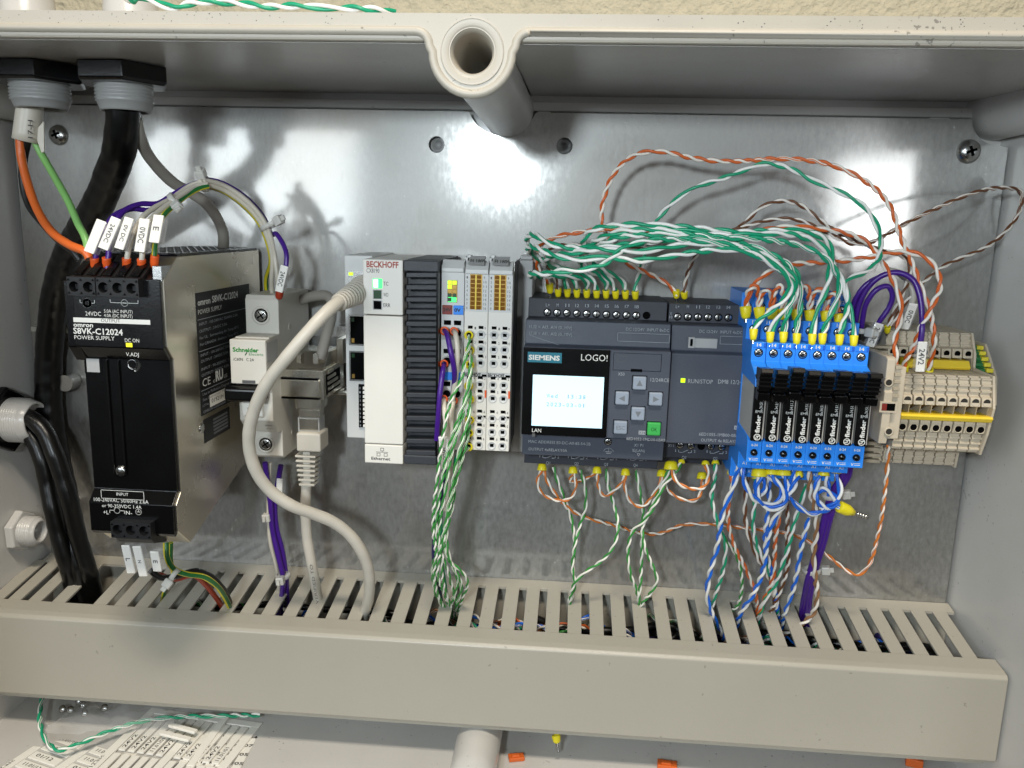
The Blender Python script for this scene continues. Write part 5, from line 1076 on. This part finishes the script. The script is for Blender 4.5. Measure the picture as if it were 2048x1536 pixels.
# ---- green field pairs of the input terminal
GB = 'leaf green and white pairs from the first input terminal into the duct'
hy = (670,700,729,771,798,839,865,893)
body = [
 [(938,672,70),(938,690,76),(930,720,80),(922,760,82),(902,800,84),(888,860,84),(880,910,82),(874,960,80),(868,1010,76),(866,1060,70),(872,1110,64),(868,1150,56),(880,1200,40),(905,1232,18)],
 [(940,701,70),(942,720,76),(938,760,80),(930,800,82),(912,850,84),(895,905,82),(884,960,80),(876,1010,76),(872,1060,70),(882,1110,62),(885,1160,52),(900,1210,34),(912,1236,14)],
 [(940,730,70),(942,750,76),(936,790,80),(925,830,82),(910,880,84),(898,930,82),(890,985,78),(880,1040,72),(878,1090,66),(895,1140,56),(908,1190,40),(918,1232,14)],
 [(938,772,70),(940,790,76),(938,830,80),(925,880,82),(912,930,82),(903,980,78),(892,1040,72),(886,1090,66),(905,1130,58),(922,1165,50),(915,1205,34),(905,1235,14)],
 [(940,799,70),(940,820,76),(933,860,78),(920,905,80),(910,960,78),(898,1020,74),(888,1075,68),(898,1120,60),(925,1145,54),(935,1165,48),(925,1195,36),(916,1230,14)],
 [(940,840,70),(938,858,75),(930,895,77),(918,940,78),(905,990,76),(892,1050,70),(880,1105,64),(875,1150,56),(890,1190,42),(903,1228,16)],
 [(938,866,70),(934,882,74),(922,915,76),(912,960,76),(905,1010,72),(893,1070,68),(900,1120,60),(915,1160,50),(905,1200,36),(895,1232,14)],
 [(937,894,70),(928,906,73),(920,935,74),(908,980,74),(900,1030,70),(884,1085,66),(866,1130,58),(868,1175,48),(885,1215,30),(893,1238,14)],
]
rows = ['top','second','third','fourth','fifth','sixth','seventh','bottom']
for i, b_ in enumerate(body):
    t = pair('leaf green and white pair from the %s yellow ferrule of the input terminal' % rows[i], 'l', b_, .53, 11+i%4*1.6, GB)
    x, y = (938,940,940,938,940,940,938,937)[i], hy[i]
    q = P(x,y,68); MB().lathe((q[0],q[1],67.2),(0,0,1),[(1.2,.3),(1.7,.4),(2.05,1.6),(2.35,1.9),(2.3,2.2),(1.6,2.0),(1.2,.9)],20).build('ferrule', YEL, t)
wire('teal_wire','teal wire slanting down among the leaf green pairs',[(936,866,72),(928,882,70),(918,905,68),(905,930,66),(890,960,66),(884,1000,64),(882,1060,60),(884,1120,54),(892,1180,36),(896,1230,14)],.9,W_GRN)
GX = 'wires of the supply terminal'
for lb, nm, m, pts, r in (('purple wire from the upper left hole of the supply terminal','purple_wire',PURPLE,[(890,661,66),(895,672,74),(902,705,78),(909,745,76),(906,790,68),(898,840,66)],1.35),
 ('ivory wire from the upper right hole of the supply terminal','ivory_wire',IVORY,[(909,662,66),(912,672,74),(915,705,76),(912,750,74),(905,800,70),(898,850,68)],1.3),
 ('purple wire from the middle left hole of the supply terminal','purple_wire',PURPLE,[(889,727,66),(886,742,73),(880,785,76),(876,840,76),(873,880,74)],1.35),
 ('ivory wire from the lower left hole of the supply terminal','ivory_wire',IVORY,[(888,797,66),(888,812,73),(892,850,76),(896,885,74),(898,950,68),(890,1020,62)],1.3),
 ('ivory wire from the lower right hole of the supply terminal','ivory_wire',IVORY,[(908,800,66),(905,812,72),(902,845,74),(904,890,72),(900,950,66)],1.3),
 ('purple wire hanging from the pale tag into the duct','purple_wire',DNAVY,[(890,930,70),(884,980,66),(874,1040,60),(868,1100,56),(872,1150,48),(880,1190,34),(886,1228,14)],1.3)):
    t = wire(nm, lb, pts, r, m, GX)
    if pts[0][2] == 66: q = P(pts[0][0],pts[0][1],67); MB().lathe((q[0],q[1],67),(0,0,1),[(1.5,.2),(2.0,1.4),(2.3,1.8),(1.4,1.5)],18).build('ferrule', ORA, t)
# ---- below the logic modules
def bf(x, y, h, r=1.9, l=14): return ((x,y+l*.55,h),(x,y-l*.45,h-1),r)
GO = 'light orange and white jumpers under the modules'
pair('light orange jumper loop, leftmost under the logic module','p',[(1084,938,34),(1075,962,36),(1083,985,38),(1112,1000,40),(1140,997,40),(1152,972,38),(1147,944,35)],.55,12,GO,(bf(1084,933,34,2.4),bf(1146,939,35,2.3)))
pair('long light orange pair drooping across the plate to the end clamp','p',[(1086,938,33),(1096,965,34),(1113,990,34),(1135,1015,32),(1172,1035,28),(1230,1051,22),(1280,1066,18),(1318,1067,16),(1366,1050,16),(1432,1049,16),(1480,1055,15),(1530,1060,16),(1580,1068,18),(1616,1082,20),(1655,1111,26),(1690,1138,32),(1713,1150,36),(1735,1134,40),(1757,1064,46),(1768,998,52),(1774,939,56),(1777,892,60)],.60,12,GO)
pair('light orange jumper under terminals Q2 and Q3, nearly flat','p',[(1148,944,33),(1140,962,30),(1158,962,28),(1185,950,30),(1193,942,33)],.5,11,GO,(bf(1194,939,35,2.3),))
pair('light orange jumper loop under terminals Q3 and Q4','p',[(1195,944,34),(1197,972,36),(1208,992,37),(1232,978,37),(1248,958,36),(1250,948,35)],.55,12,GO,(bf(1251,943,35,2.3),))
pair('light orange jumper loop right of terminal Q4','p',[(1251,948,35),(1250,975,37),(1262,1004,38),(1285,1013,39),(1306,990,38),(1320,966,36),(1324,950,34)],.55,12,GO,(bf(1324,945,34,2.6),))
pair('light orange jumper loop, deepest under the expansion module','p',[(1326,950,34),(1335,978,38),(1362,998,40),(1392,1000,40),(1403,980,38),(1404,957,35)],.55,12,GO,(bf(1404,950,34,2.6),))
pair('light orange jumper loop, upper one under the expansion module','p',[(1343,936,46),(1352,962,48),(1380,977,48),(1408,974,46),(1417,950,45),(1411,930,44)],.6,12,GO,(bf(1342,929,45,3.4,17),bf(1411,925,44,1.9,8)))
GG = 'leaf green and white pairs under the modules'
pair('leaf green pair from under Q1 straight into the duct','l',[(1107,934,30),(1114,958,32),(1128,995,32),(1143,1040,30),(1149,1085,28),(1146,1135,26),(1149,1170,24),(1138,1205,22),(1144,1245,14),(1150,1275,4)],.56,12,GG)
pair('leaf green pair from under Q2 joining the one from Q1','l',[(1161,940,30),(1170,975,32),(1171,1015,32),(1160,1050,30),(1150,1090,30),(1145,1140,28),(1150,1165,27),(1142,1200,22),(1140,1230,14)],.56,12,GG)
pair('leaf green pair from under Q3 swinging wide before joining the left ones','l',[(1213,938,30),(1216,970,34),(1228,1010,36),(1236,1050,38),(1228,1090,38),(1205,1120,36),(1170,1145,34),(1150,1165,32),(1141,1195,26),(1139,1225,16)],.56,12,GG)
pair('leaf green pair from under Q4 into the duct','l',[(1272,940,30),(1279,980,32),(1286,1020,32),(1284,1070,30),(1283,1120,28),(1281,1165,26),(1278,1205,20),(1290,1250,8)],.56,12,GG)
pair('leaf green pair from the expansion module, bulging left on its way down','l',[(1362,924,42),(1352,945,44),(1330,968,44),(1312,1005,42),(1290,1040,38),(1266,1062,34),(1256,1100,32),(1260,1145,30),(1274,1185,24),(1280,1225,14)],.58,12,GG,(bf(1363,922,42,1.7,8),))
pair('leaf green pair from the expansion module, bulging right on its way down','l',[(1340,935,36),(1322,975,38),(1300,1020,38),(1285,1055,36),(1290,1095,36),(1304,1130,34),(1314,1160,32),(1302,1185,28),(1284,1208,22),(1281,1235,12)],.58,12,GG)
pair('leaf green pair crossing to the right between the blue and orange pairs','l',[(1436,1048,34),(1450,1078,34),(1472,1110,32),(1483,1150,30),(1482,1190,26),(1472,1215,20),(1455,1224,12)],.55,12,GG)
GT = 'twisted pairs from the relays down into the duct'
pair('teal and white pair from terminal Q2, left of the blue one','g',[(1431,926,42),(1429,960,42),(1423,990,40),(1430,1030,38),(1440,1060,36),(1451,1090,34),(1446,1140,30),(1432,1185,26),(1424,1215,20)],.66,17,GT,(bf(1431,924,42,1.9,8),))
pair('blue and white pair, leftmost, from the first relay into the duct','b',[(1480,925,62),(1466,975,60),(1450,1010,56),(1441,1050,52),(1434,1095,46),(1420,1145,40),(1414,1190,34),(1425,1230,26),(1442,1262,16),(1450,1285,6)],.80,16,GT)
pair('orange and white pair just right of the leftmost blue pair','o',[(1462,940,46),(1464,975,46),(1457,1010,44),(1457,1050,42),(1468,1090,38),(1490,1135,34),(1505,1170,30),(1514,1205,22),(1512,1240,10)],.66,14,GT,(bf(1462,941,46,1.8),))
pair('brown and white pair, left one under the relays','n',[(1495,948,46),(1492,985,46),(1490,1030,44),(1497,1070,42),(1515,1115,38),(1533,1145,34),(1545,1180,28),(1550,1215,18)],.66,14,GT,(bf(1495,945,46,1.9),))
pair('teal and white pair between the two left brown ones','g',[(1512,955,46),(1510,1000,46),(1506,1045,44),(1512,1085,42),(1527,1120,38),(1540,1150,34),(1549,1190,26),(1556,1230,14)],.66,15,GT,(bf(1512,950,46,2.0),))
pair('blue and white pair hanging straight under the third relay','b',[(1537,955,48),(1538,1000,48),(1533,1045,46),(1530,1085,42),(1536,1120,38),(1546,1160,32),(1553,1205,22),(1556,1235,12)],.76,15,GT,(bf(1537,948,48,2.0),))
pair('blue and white pair slanting left from the fifth relay across the others','b',[(1590,925,60),(1584,965,60),(1570,1005,58),(1550,1035,56),(1538,1065,54),(1532,1100,50),(1525,1145,44),(1505,1190,38),(1482,1225,28),(1470,1260,14)],.80,15,GT)
pair('orange and white pair in the middle of the relay wires','o',[(1560,1000,44),(1558,1035,44),(1551,1075,42),(1549,1115,38),(1546,1155,34),(1530,1195,28),(1514,1235,18),(1510,1255,10)],.68,14,GT)
pair('teal and white pair, right one of the relay wires','g',[(1612,968,46),(1602,1005,46),(1590,1040,46),(1579,1085,44),(1566,1125,40),(1552,1165,34),(1530,1200,28),(1518,1235,18),(1512,1258,10)],.68,15,GT)
pair('brown and white pair, right one behind the teal one','n',[(1573,985,40),(1575,1035,40),(1574,1080,38),(1577,1120,36),(1568,1160,32),(1555,1195,26),(1540,1225,18),(1528,1245,8)],.64,13,GT)
pair('blue and white pair, rightmost, just left of the purple bundle','b',[(1618,1035,44),(1610,1065,44),(1600,1105,42),(1594,1145,38),(1584,1185,32),(1570,1225,22),(1560,1268,6)],.76,15,GT)
pair('light brown and white pair crossing in front of the purple bundle','m',[(1614,905,56),(1619,940,58),(1620,980,58),(1630,1020,56),(1633,1060,54),(1627,1105,50),(1630,1150,44),(1634,1195,38),(1625,1228,32),(1604,1248,28),(1580,1262,22),(1562,1270,14)],.80,14,GT)
for k, (dx, lb) in enumerate(((0,'purple wire of the bundle below the relays, its left strand'),(7,'purple wire of the bundle below the relays, its middle strand'),(13,'purple wire of the bundle below the relays, its right strand'))):
    wire('purple_wire', lb, [(1693+dx*.7,915,40),(1685+dx,950,40),(1663+dx,985,38-k),(1650+dx,1030,37),(1638+dx,1075,36-k),(1626+dx*.9,1120,34),(1615+dx*.9,1160,32-k),(1606+dx*1.0,1205,22),(1600+dx*1.3,1250,8)], 1.5, PURPLE, 'purple wires below the relays')
GJ = 'blue and white jumper loops under the relays'
def BJ(lb, pts, fer): pair('blue and white jumper '+lb,'b',pts,.82,17,GJ,fer,step=.8)
BJ('loop, leftmost under the relays',[(1484,928,62),(1490,968,64),(1510,998,64),(1540,1010,62),(1562,995,60),(1560,968,58),(1535,952,56),(1520,945,56)],(bf(1518,942,58,3.6,19),))
BJ('loop, lower of the left two',[(1522,950,60),(1514,975,60),(1518,1000,62),(1540,1017,64),(1568,1008,64),(1570,985,62),(1550,960,60),(1544,948,58)],(bf(1543,940,58,3.0,16),))
BJ('small loop inside the left ones',[(1518,950,55),(1512,970,55),(1516,990,56),(1530,978,56),(1524,955,56)],())
BJ('crossing from the third to the fifth relay',[(1567,948,58),(1575,975,60),(1572,1000,60),(1580,985,62),(1590,968,62),(1597,948,58)],(bf(1566,941,58,3.8,17),bf(1597,945,58,2.0,17)))
BJ('running right to the loose yellow ferrule',[(1580,995,62),(1595,1012,62),(1620,1027,62),(1648,1022,62),(1668,1012,60),(1680,1014,60)],())
BJ('loop round the purple wires, left side',[(1640,950,60),(1632,975,62),(1634,1000,62),(1654,1015,62),(1672,1000,62),(1660,985,60),(1645,978,60),(1636,985,58)],(bf(1647,942,60,2.5,17),))
BJ('loop round the purple wires, right side',[(1672,948,60),(1680,975,62),(1676,1000,62),(1660,1016,62),(1640,1012,60)],(bf(1673,940,58,2.2,12),))
BJ('short drop beside the seventh relay',[(1652,948,56),(1655,970,56),(1658,990,55)],())
lf = thing('loose_ferrule','large loose yellow twin ferrule with ridged bare pin hanging under the relays','ferrule',P(1700,1020,60))
a, b = Vector(P(1678,1013,60)), Vector(P(1708,1026,58)); d = b-a; L = d.length
MB().lathe(a, d, [(.1,.2),(2.9,0),(3.1,.4),(3.0,L*.55),(1.5,L*.98),(.1,L)], 20).build('collar', YEL, lf)
pr = [(.9,0)]; s_ = 0
while s_ < 7.6: pr += [(1.1,s_+.2),(1.1,s_+1.0),(.75,s_+1.25),(.75,s_+1.6)]; s_ += 1.6
MB().lathe(b, Vector(P(1741,1036,56))-b, pr+[(.1,s_)], 14).build('ferrule_pin', ZINC, lf)
# ferrules without a wire of their own in view
for i, (px, py, h) in enumerate(((1462,950,50),(1570,955,50),(1612,952,50),(1645,955,50))): pass
# ---- mess of wires lying inside the duct
random.seed(5); mess = {}
for k in range(120):
    x = random.uniform(-120,190) if k < 100 else random.uniform(-270,-90); z = random.uniform(-276,-236); h = random.uniform(4,34); c = random.choice('gglbbonlm')
    L = random.uniform(30,90); pts = [(x+L*j/5, min(-232,max(-280,z+random.uniform(-10,10))), min(44,max(3.5,h+random.uniform(-8,8)))) for j in range(6)]
    A, B = strands(smooth(pts,1.4), .75, 15, k)
    mess.setdefault(CT[c][0].name, MB()).tube(A, .75, 6); mess.setdefault(CT[c][1].name, MB()).tube(B, .75, 6)
for k in range(34):  # dark cables added to make the inside of the duct look darker
    x = random.uniform(-300,190); z = random.uniform(-276,-238); h = random.uniform(4,22); L = random.uniform(60,160); r_ = random.uniform(1.4,3.6)
    pts = [(min(222,x+L*j/5), min(-236,max(-277,z+random.uniform(-6,6))), min(34,max(4.5,h+random.uniform(-5,5)))) for j in range(6)]
    mess.setdefault(random.choice(('black_cable_jacket','black_cable_jacket','navy_insulation','grey_cable_jacket' if k%5==0 else 'black_insulation')), MB()).tube(smooth(pts,3), r_, 9)
tm = thing('duct_wiring','tangle of coloured wires and added dark cables lying inside the duct behind its slots','wires',(0,-260,3))
for k, b_ in mess.items(): b_.build('loose_strands', MATS[k], tm, kind='stuff')
# ================================================================== things on the floor of the box and above it
def fl(px, py, up=0):
    "point on the sloping floor of the box (z = ZB - 6*(h+12)/167 + up) seen at px, py"
    a = ((px-1024)/FPX, (py-768)/FPX, 1.0); d = [sum(R3[r][c]*a[r] for r in range(3)) for c in range(3)]
    lo, hi = -200.0, 460.0
    for _ in range(50):
        m = (lo+hi)/2; t = (DCAM-m)/d[2]; z = -d[1]*t; zf = ZB-6*(m+12)/167+up
        if z < zf: lo = m
        else: hi = m
    m = (lo+hi)/2; t = (DCAM-m)/d[2]; return (d[0]*t, -d[1]*t, m)
U = Vector((1,0,0)); Wd = Vector((0,0,-1)); NU = Vector((0,1,0))
def plate_on_floor(b, o, ux, uz, w, d, t):
    v = [o+ux*i+uz*j+NU*k for k in (0,t) for j in (0,d) for i in (0,w)]; return b.add(v,[(0,1,3,2),(4,6,7,5),(0,4,5,1),(2,3,7,6),(0,2,6,4),(1,5,7,3)])
def tag_sheet(label, o, ang, w, d, cols, rows, texts, lift, title, vert):
    o = Vector(o)+NU*lift; c, s = math.cos(ang), math.sin(ang); ux = Vector((c,0,s)); uz = Vector((s,0,-c))   # across / away from the viewer
    t = thing('marker_sheet', label, 'marker sheet', tuple(o), 'cream sheets of snap-out wire markers')
    fr = MB(); bw = 5
    plate_on_floor(fr,o,ux,uz,w,bw,1.2); plate_on_floor(fr,o+uz*(d-bw),ux,uz,w,bw,1.2)
    for k in (0,.5,1): plate_on_floor(fr,o+uz*bw+ux*(k*(w-bw)),ux,uz,bw,d-2*bw,1.19)
    fr.build('frame', LABELW, t, .2)
    I = Ink(); k = 0; cw = (w-3*bw)/2
    for half in (0,1):
        x0 = bw+half*(cw+bw)
        if vert and half == 0 or vert == 2:
            n = cols; pw = cw/n
            for j in range(n):
                for q in range(2):
                    L = (d-2*bw)/2-3; oo = o+ux*(x0+j*pw+.8)+uz*(bw+1.5+q*(L+3))
                    m = MB(); plate_on_floor(m,oo+NU*.2,ux,uz,pw-1.8,L,1.2); m.build('marker', LABELW, t, .2)
                    s_ = texts[k % len(texts)]; k += 1; c0 = oo+ux*(pw*.5-.9+1.0)+uz*(2)+NU*1.46
                    I.text(s_, tuple(c0), 2.3, INK, 'L', min(L-4,12), u=tuple(uz), v=tuple(-ux), bold=.004)
        else:
            n = rows; pd = (d-2*bw)/n
            for j in range(n):
                oo = o+ux*(x0+1)+uz*(bw+j*pd+.9)
                m = MB(); plate_on_floor(m,oo+NU*.2,ux,uz,cw-2.5,pd-2.2,1.2); m.build('marker', LABELW, t, .2)
                s_ = texts[k % len(texts)]; k += 1; c0 = oo+ux*(3)+uz*(pd*.5-1.9)+NU*1.46
                I.text(s_, tuple(c0), 2.4, INK, 'L', 12, u=tuple(ux), v=tuple(uz), bold=.008)
    I.text(title, tuple(o+ux*2+uz*(d*.2)+NU*1.25), 2.2, INKG, 'L', 20, u=tuple(uz), v=tuple(-ux), bold=.004); I.done(t)
tag_sheet('cream marker sheet at the far left of the box floor, reading 11.01/14', fl(-90,1600), .28, 60, 66, 5, 7, ['11.01/16','11.01/15','11.01/14','11.01/13','01/12','11.01/11','11.01/10'], .4, '220712.asc', 0)
tag_sheet('cream marker sheet in the middle of the pile with markers reading 24V2', fl(110,1610), .10, 74, 84, 5, 7, ['11.01/02','24V2','01/02','24V2','11.01/03','24V2','01/03','11.01/01','11.01/04','24V2','01/04','24V2'], 2.2, '220712.asc', 2)
tag_sheet('cream marker sheet on the right of the pile, markers reading 01/05 and 01/06', fl(318,1590), -.05, 36, 74, 5, 8, ['01/06','01/06','01/05','01/05','01/07','01/04','01/05','01/06'], .6, '0712', 0)
# loose sticks and a clear bag with screws
for i, (a, b_, lb) in enumerate((((452,1436),(380,1536),'loose cream marker strip lying slantwise beside the sheets'),((340,1452),(392,1466),'short pale marker lying across the sheets, upper one'),((322,1468),(380,1482),'short pale marker lying across the sheets, lower one'))):
    A, B = Vector(fl(*a,5 if i else 1)), Vector(fl(*b_,5 if i else 1)); d = (B-A); n = d.cross(NU).normalized()*(2.2 if i == 0 else 1.6)
    v = [p+q+NU*k for k in (0,1.6) for p in (A,B) for q in (-n,n)]
    t = MB().add(v,[(0,1,3,2),(4,6,7,5),(0,4,5,1),(2,3,7,6),(0,2,6,4),(1,5,7,3)]).build('marker_strip', LABELW, None, .3, label=lb, cat='marker strip', group='loose marker strips')
bag = thing('plastic_bag','crumpled clear plastic bag of small screws under the duct','plastic bag',fl(180,1430,1))
BAGM = mat('clear_bag_film', (.93,.93,.93), .12, bump=.5, bscale=60, alpha=.16, var=0)
random.seed(3); g = MB(); nx, ny = 26, 12; o = Vector(fl(85,1470,6)); e1 = Vector(fl(345,1474,6))-o; e2 = Vector((0,0,-32)); vv = []
for j in range(ny):
    for i in range(nx):
        u, v = i/(nx-1), j/(ny-1); hgt = 6*math.sin(math.pi*min(1,u*1.05))**.5*math.sin(math.pi*v*.9+.15)+random.uniform(-1.3,1.3)
        vv.append(o+e1*(u+random.uniform(-.012,.012))+e2*(v+random.uniform(-.03,.03))+NU*max(.5,hgt+2*math.sin(u*21+v*6)))
g.add(vv,[(j*nx+i,j*nx+i+1,(j+1)*nx+i+1,(j+1)*nx+i) for j in range(ny-1) for i in range(nx-1)], True); g.build('film', BAGM, bag)
for i, (x, y) in enumerate(((126,1418),(142,1420),(166,1410),(170,1426),(210,1416),(158,1402))):
    p = Vector(fl(x,y,4)); MB().lathe(p,(random.uniform(-.3,.3),.6,.8),[(.1,0),(2.2,0),(2.4,.8),(1.6,1.6),(.1,1.8)],14).build('screw', ZINC, bag)
pair('teal and white pair trailing over the marker sheets under the duct','g',[fl(84,1398,10),fl(80,1425,9),fl(82,1455,8),fl(95,1485,7),fl(118,1500,7),fl(150,1491,7),fl(195,1472,8),fl(240,1455,8),fl(290,1441,8),fl(350,1434,8),fl(420,1432,8),fl(520,1430,6)],.78,17,None,(),conv=False)
def shard(lb, x, y, w, d, hgt, rot):
    p = Vector(fl(x,y,.2)); c, s = math.cos(rot), math.sin(rot); ux = Vector((c,0,s)); uz = Vector((s,0,-c)); b = MB()
    plate_on_floor(b,p-ux*w/2,ux,uz,w,d,hgt); plate_on_floor(b,p-ux*w*.3+uz*d*.2+NU*hgt*.9,ux,uz,w*.5,d*.5,hgt*.5)
    b.build('orange_offcut', ORA if 0 else W_ORA, None, .4, label=lb, cat='plastic scrap', group='orange plastic scraps on the box floor')
shard('orange scrap on the box floor beside the lower post', 1034,1524,9,5,2.4,-.25); shard('orange scrap at the bottom edge, right of the middle', 1334,1540,11,6,2.4,.1); shard('orange scrap half hidden under the right end of the duct', 1828,1536,9,6,5,.3)
t = thing('fallen_ferrule','small yellow ferrule with bare pin poking out under the duct','ferrule',fl(1112,1480,8))
ferrule(t, fl(1112,1470,16), fl(1114,1486,12), 2.3, YEL, 5)
# debris
random.seed(11); b = MB()
for k in range(70):
    p = Vector(fl(random.uniform(430,2000), random.uniform(1450,1560), .05)); r = random.uniform(.15,.55); a = random.uniform(0,6)
    v = [p+Vector((math.cos(a+q)*r*random.uniform(.5,1.5),random.uniform(0,.3),math.sin(a+q)*r)) for q in (0,2.1,4.2)]+[p+NU*r*.7]; b.add(v,[(0,1,3),(1,2,3),(2,0,3)])
b.build('swarf', INKG, None, label='tiny dark crumbs and swarf scattered on the box floor', cat='debris', kind='stuff')
# outside, above the rim
pair('teal and white pair lying on top of the box against the wall','g',[(252,-6,140),(262,4,138),(275,-6,134),(350,16,132),(372,9,132),(420,4,130),(470,6,128),(530,13,128),(600,12,128),(660,16,128),(720,17,128),(755,20,126),(790,26,120)],.8,17)
for px, lb in ((55,'pale outer gland body on top of the box, far left'),(262,'pale outer gland body on top of the box, right of the other')):
    p = P(px,20,88); t = thing('gland_body', lb, 'cable gland', (p[0],76,88), 'gland bodies outside on top of the box')
    MB().lathe((p[0],75,88),(0,1,0),[(18,0),(18,3),(16,5),(15,9),(12,12),(11,24),(9,28)],28).build('cap', BEIGE, t)

random.seed(21); b = MB()
for k in range(150):
    x = random.choice((random.uniform(-225,245), random.gauss(-150,40), random.gauss(120,50))); z = random.uniform(68.8,74.0)
    if abs(x+40.4) < 13: z = 61+random.choice((-1,1))*random.uniform(11.8,13)*math.sqrt(max(0,1-((x+40.4)/13)**2))*.98; z = min(z,73.8)
    r = random.uniform(.06,.26); a = random.uniform(0,6); c_ = Vector((x,z,155.02))
    v = [c_+Vector((math.cos(a+q)*r*random.uniform(.6,1.6),math.sin(a+q)*r,0)) for q in (0,1.3,2.6,4,5.2)]+[c_+Vector((0,0,.12))]
    b.add(v,[(i,(i+1)%5,5) for i in range(5)])
b.build('dirt_flecks', INKG, enc, kind='stuff')
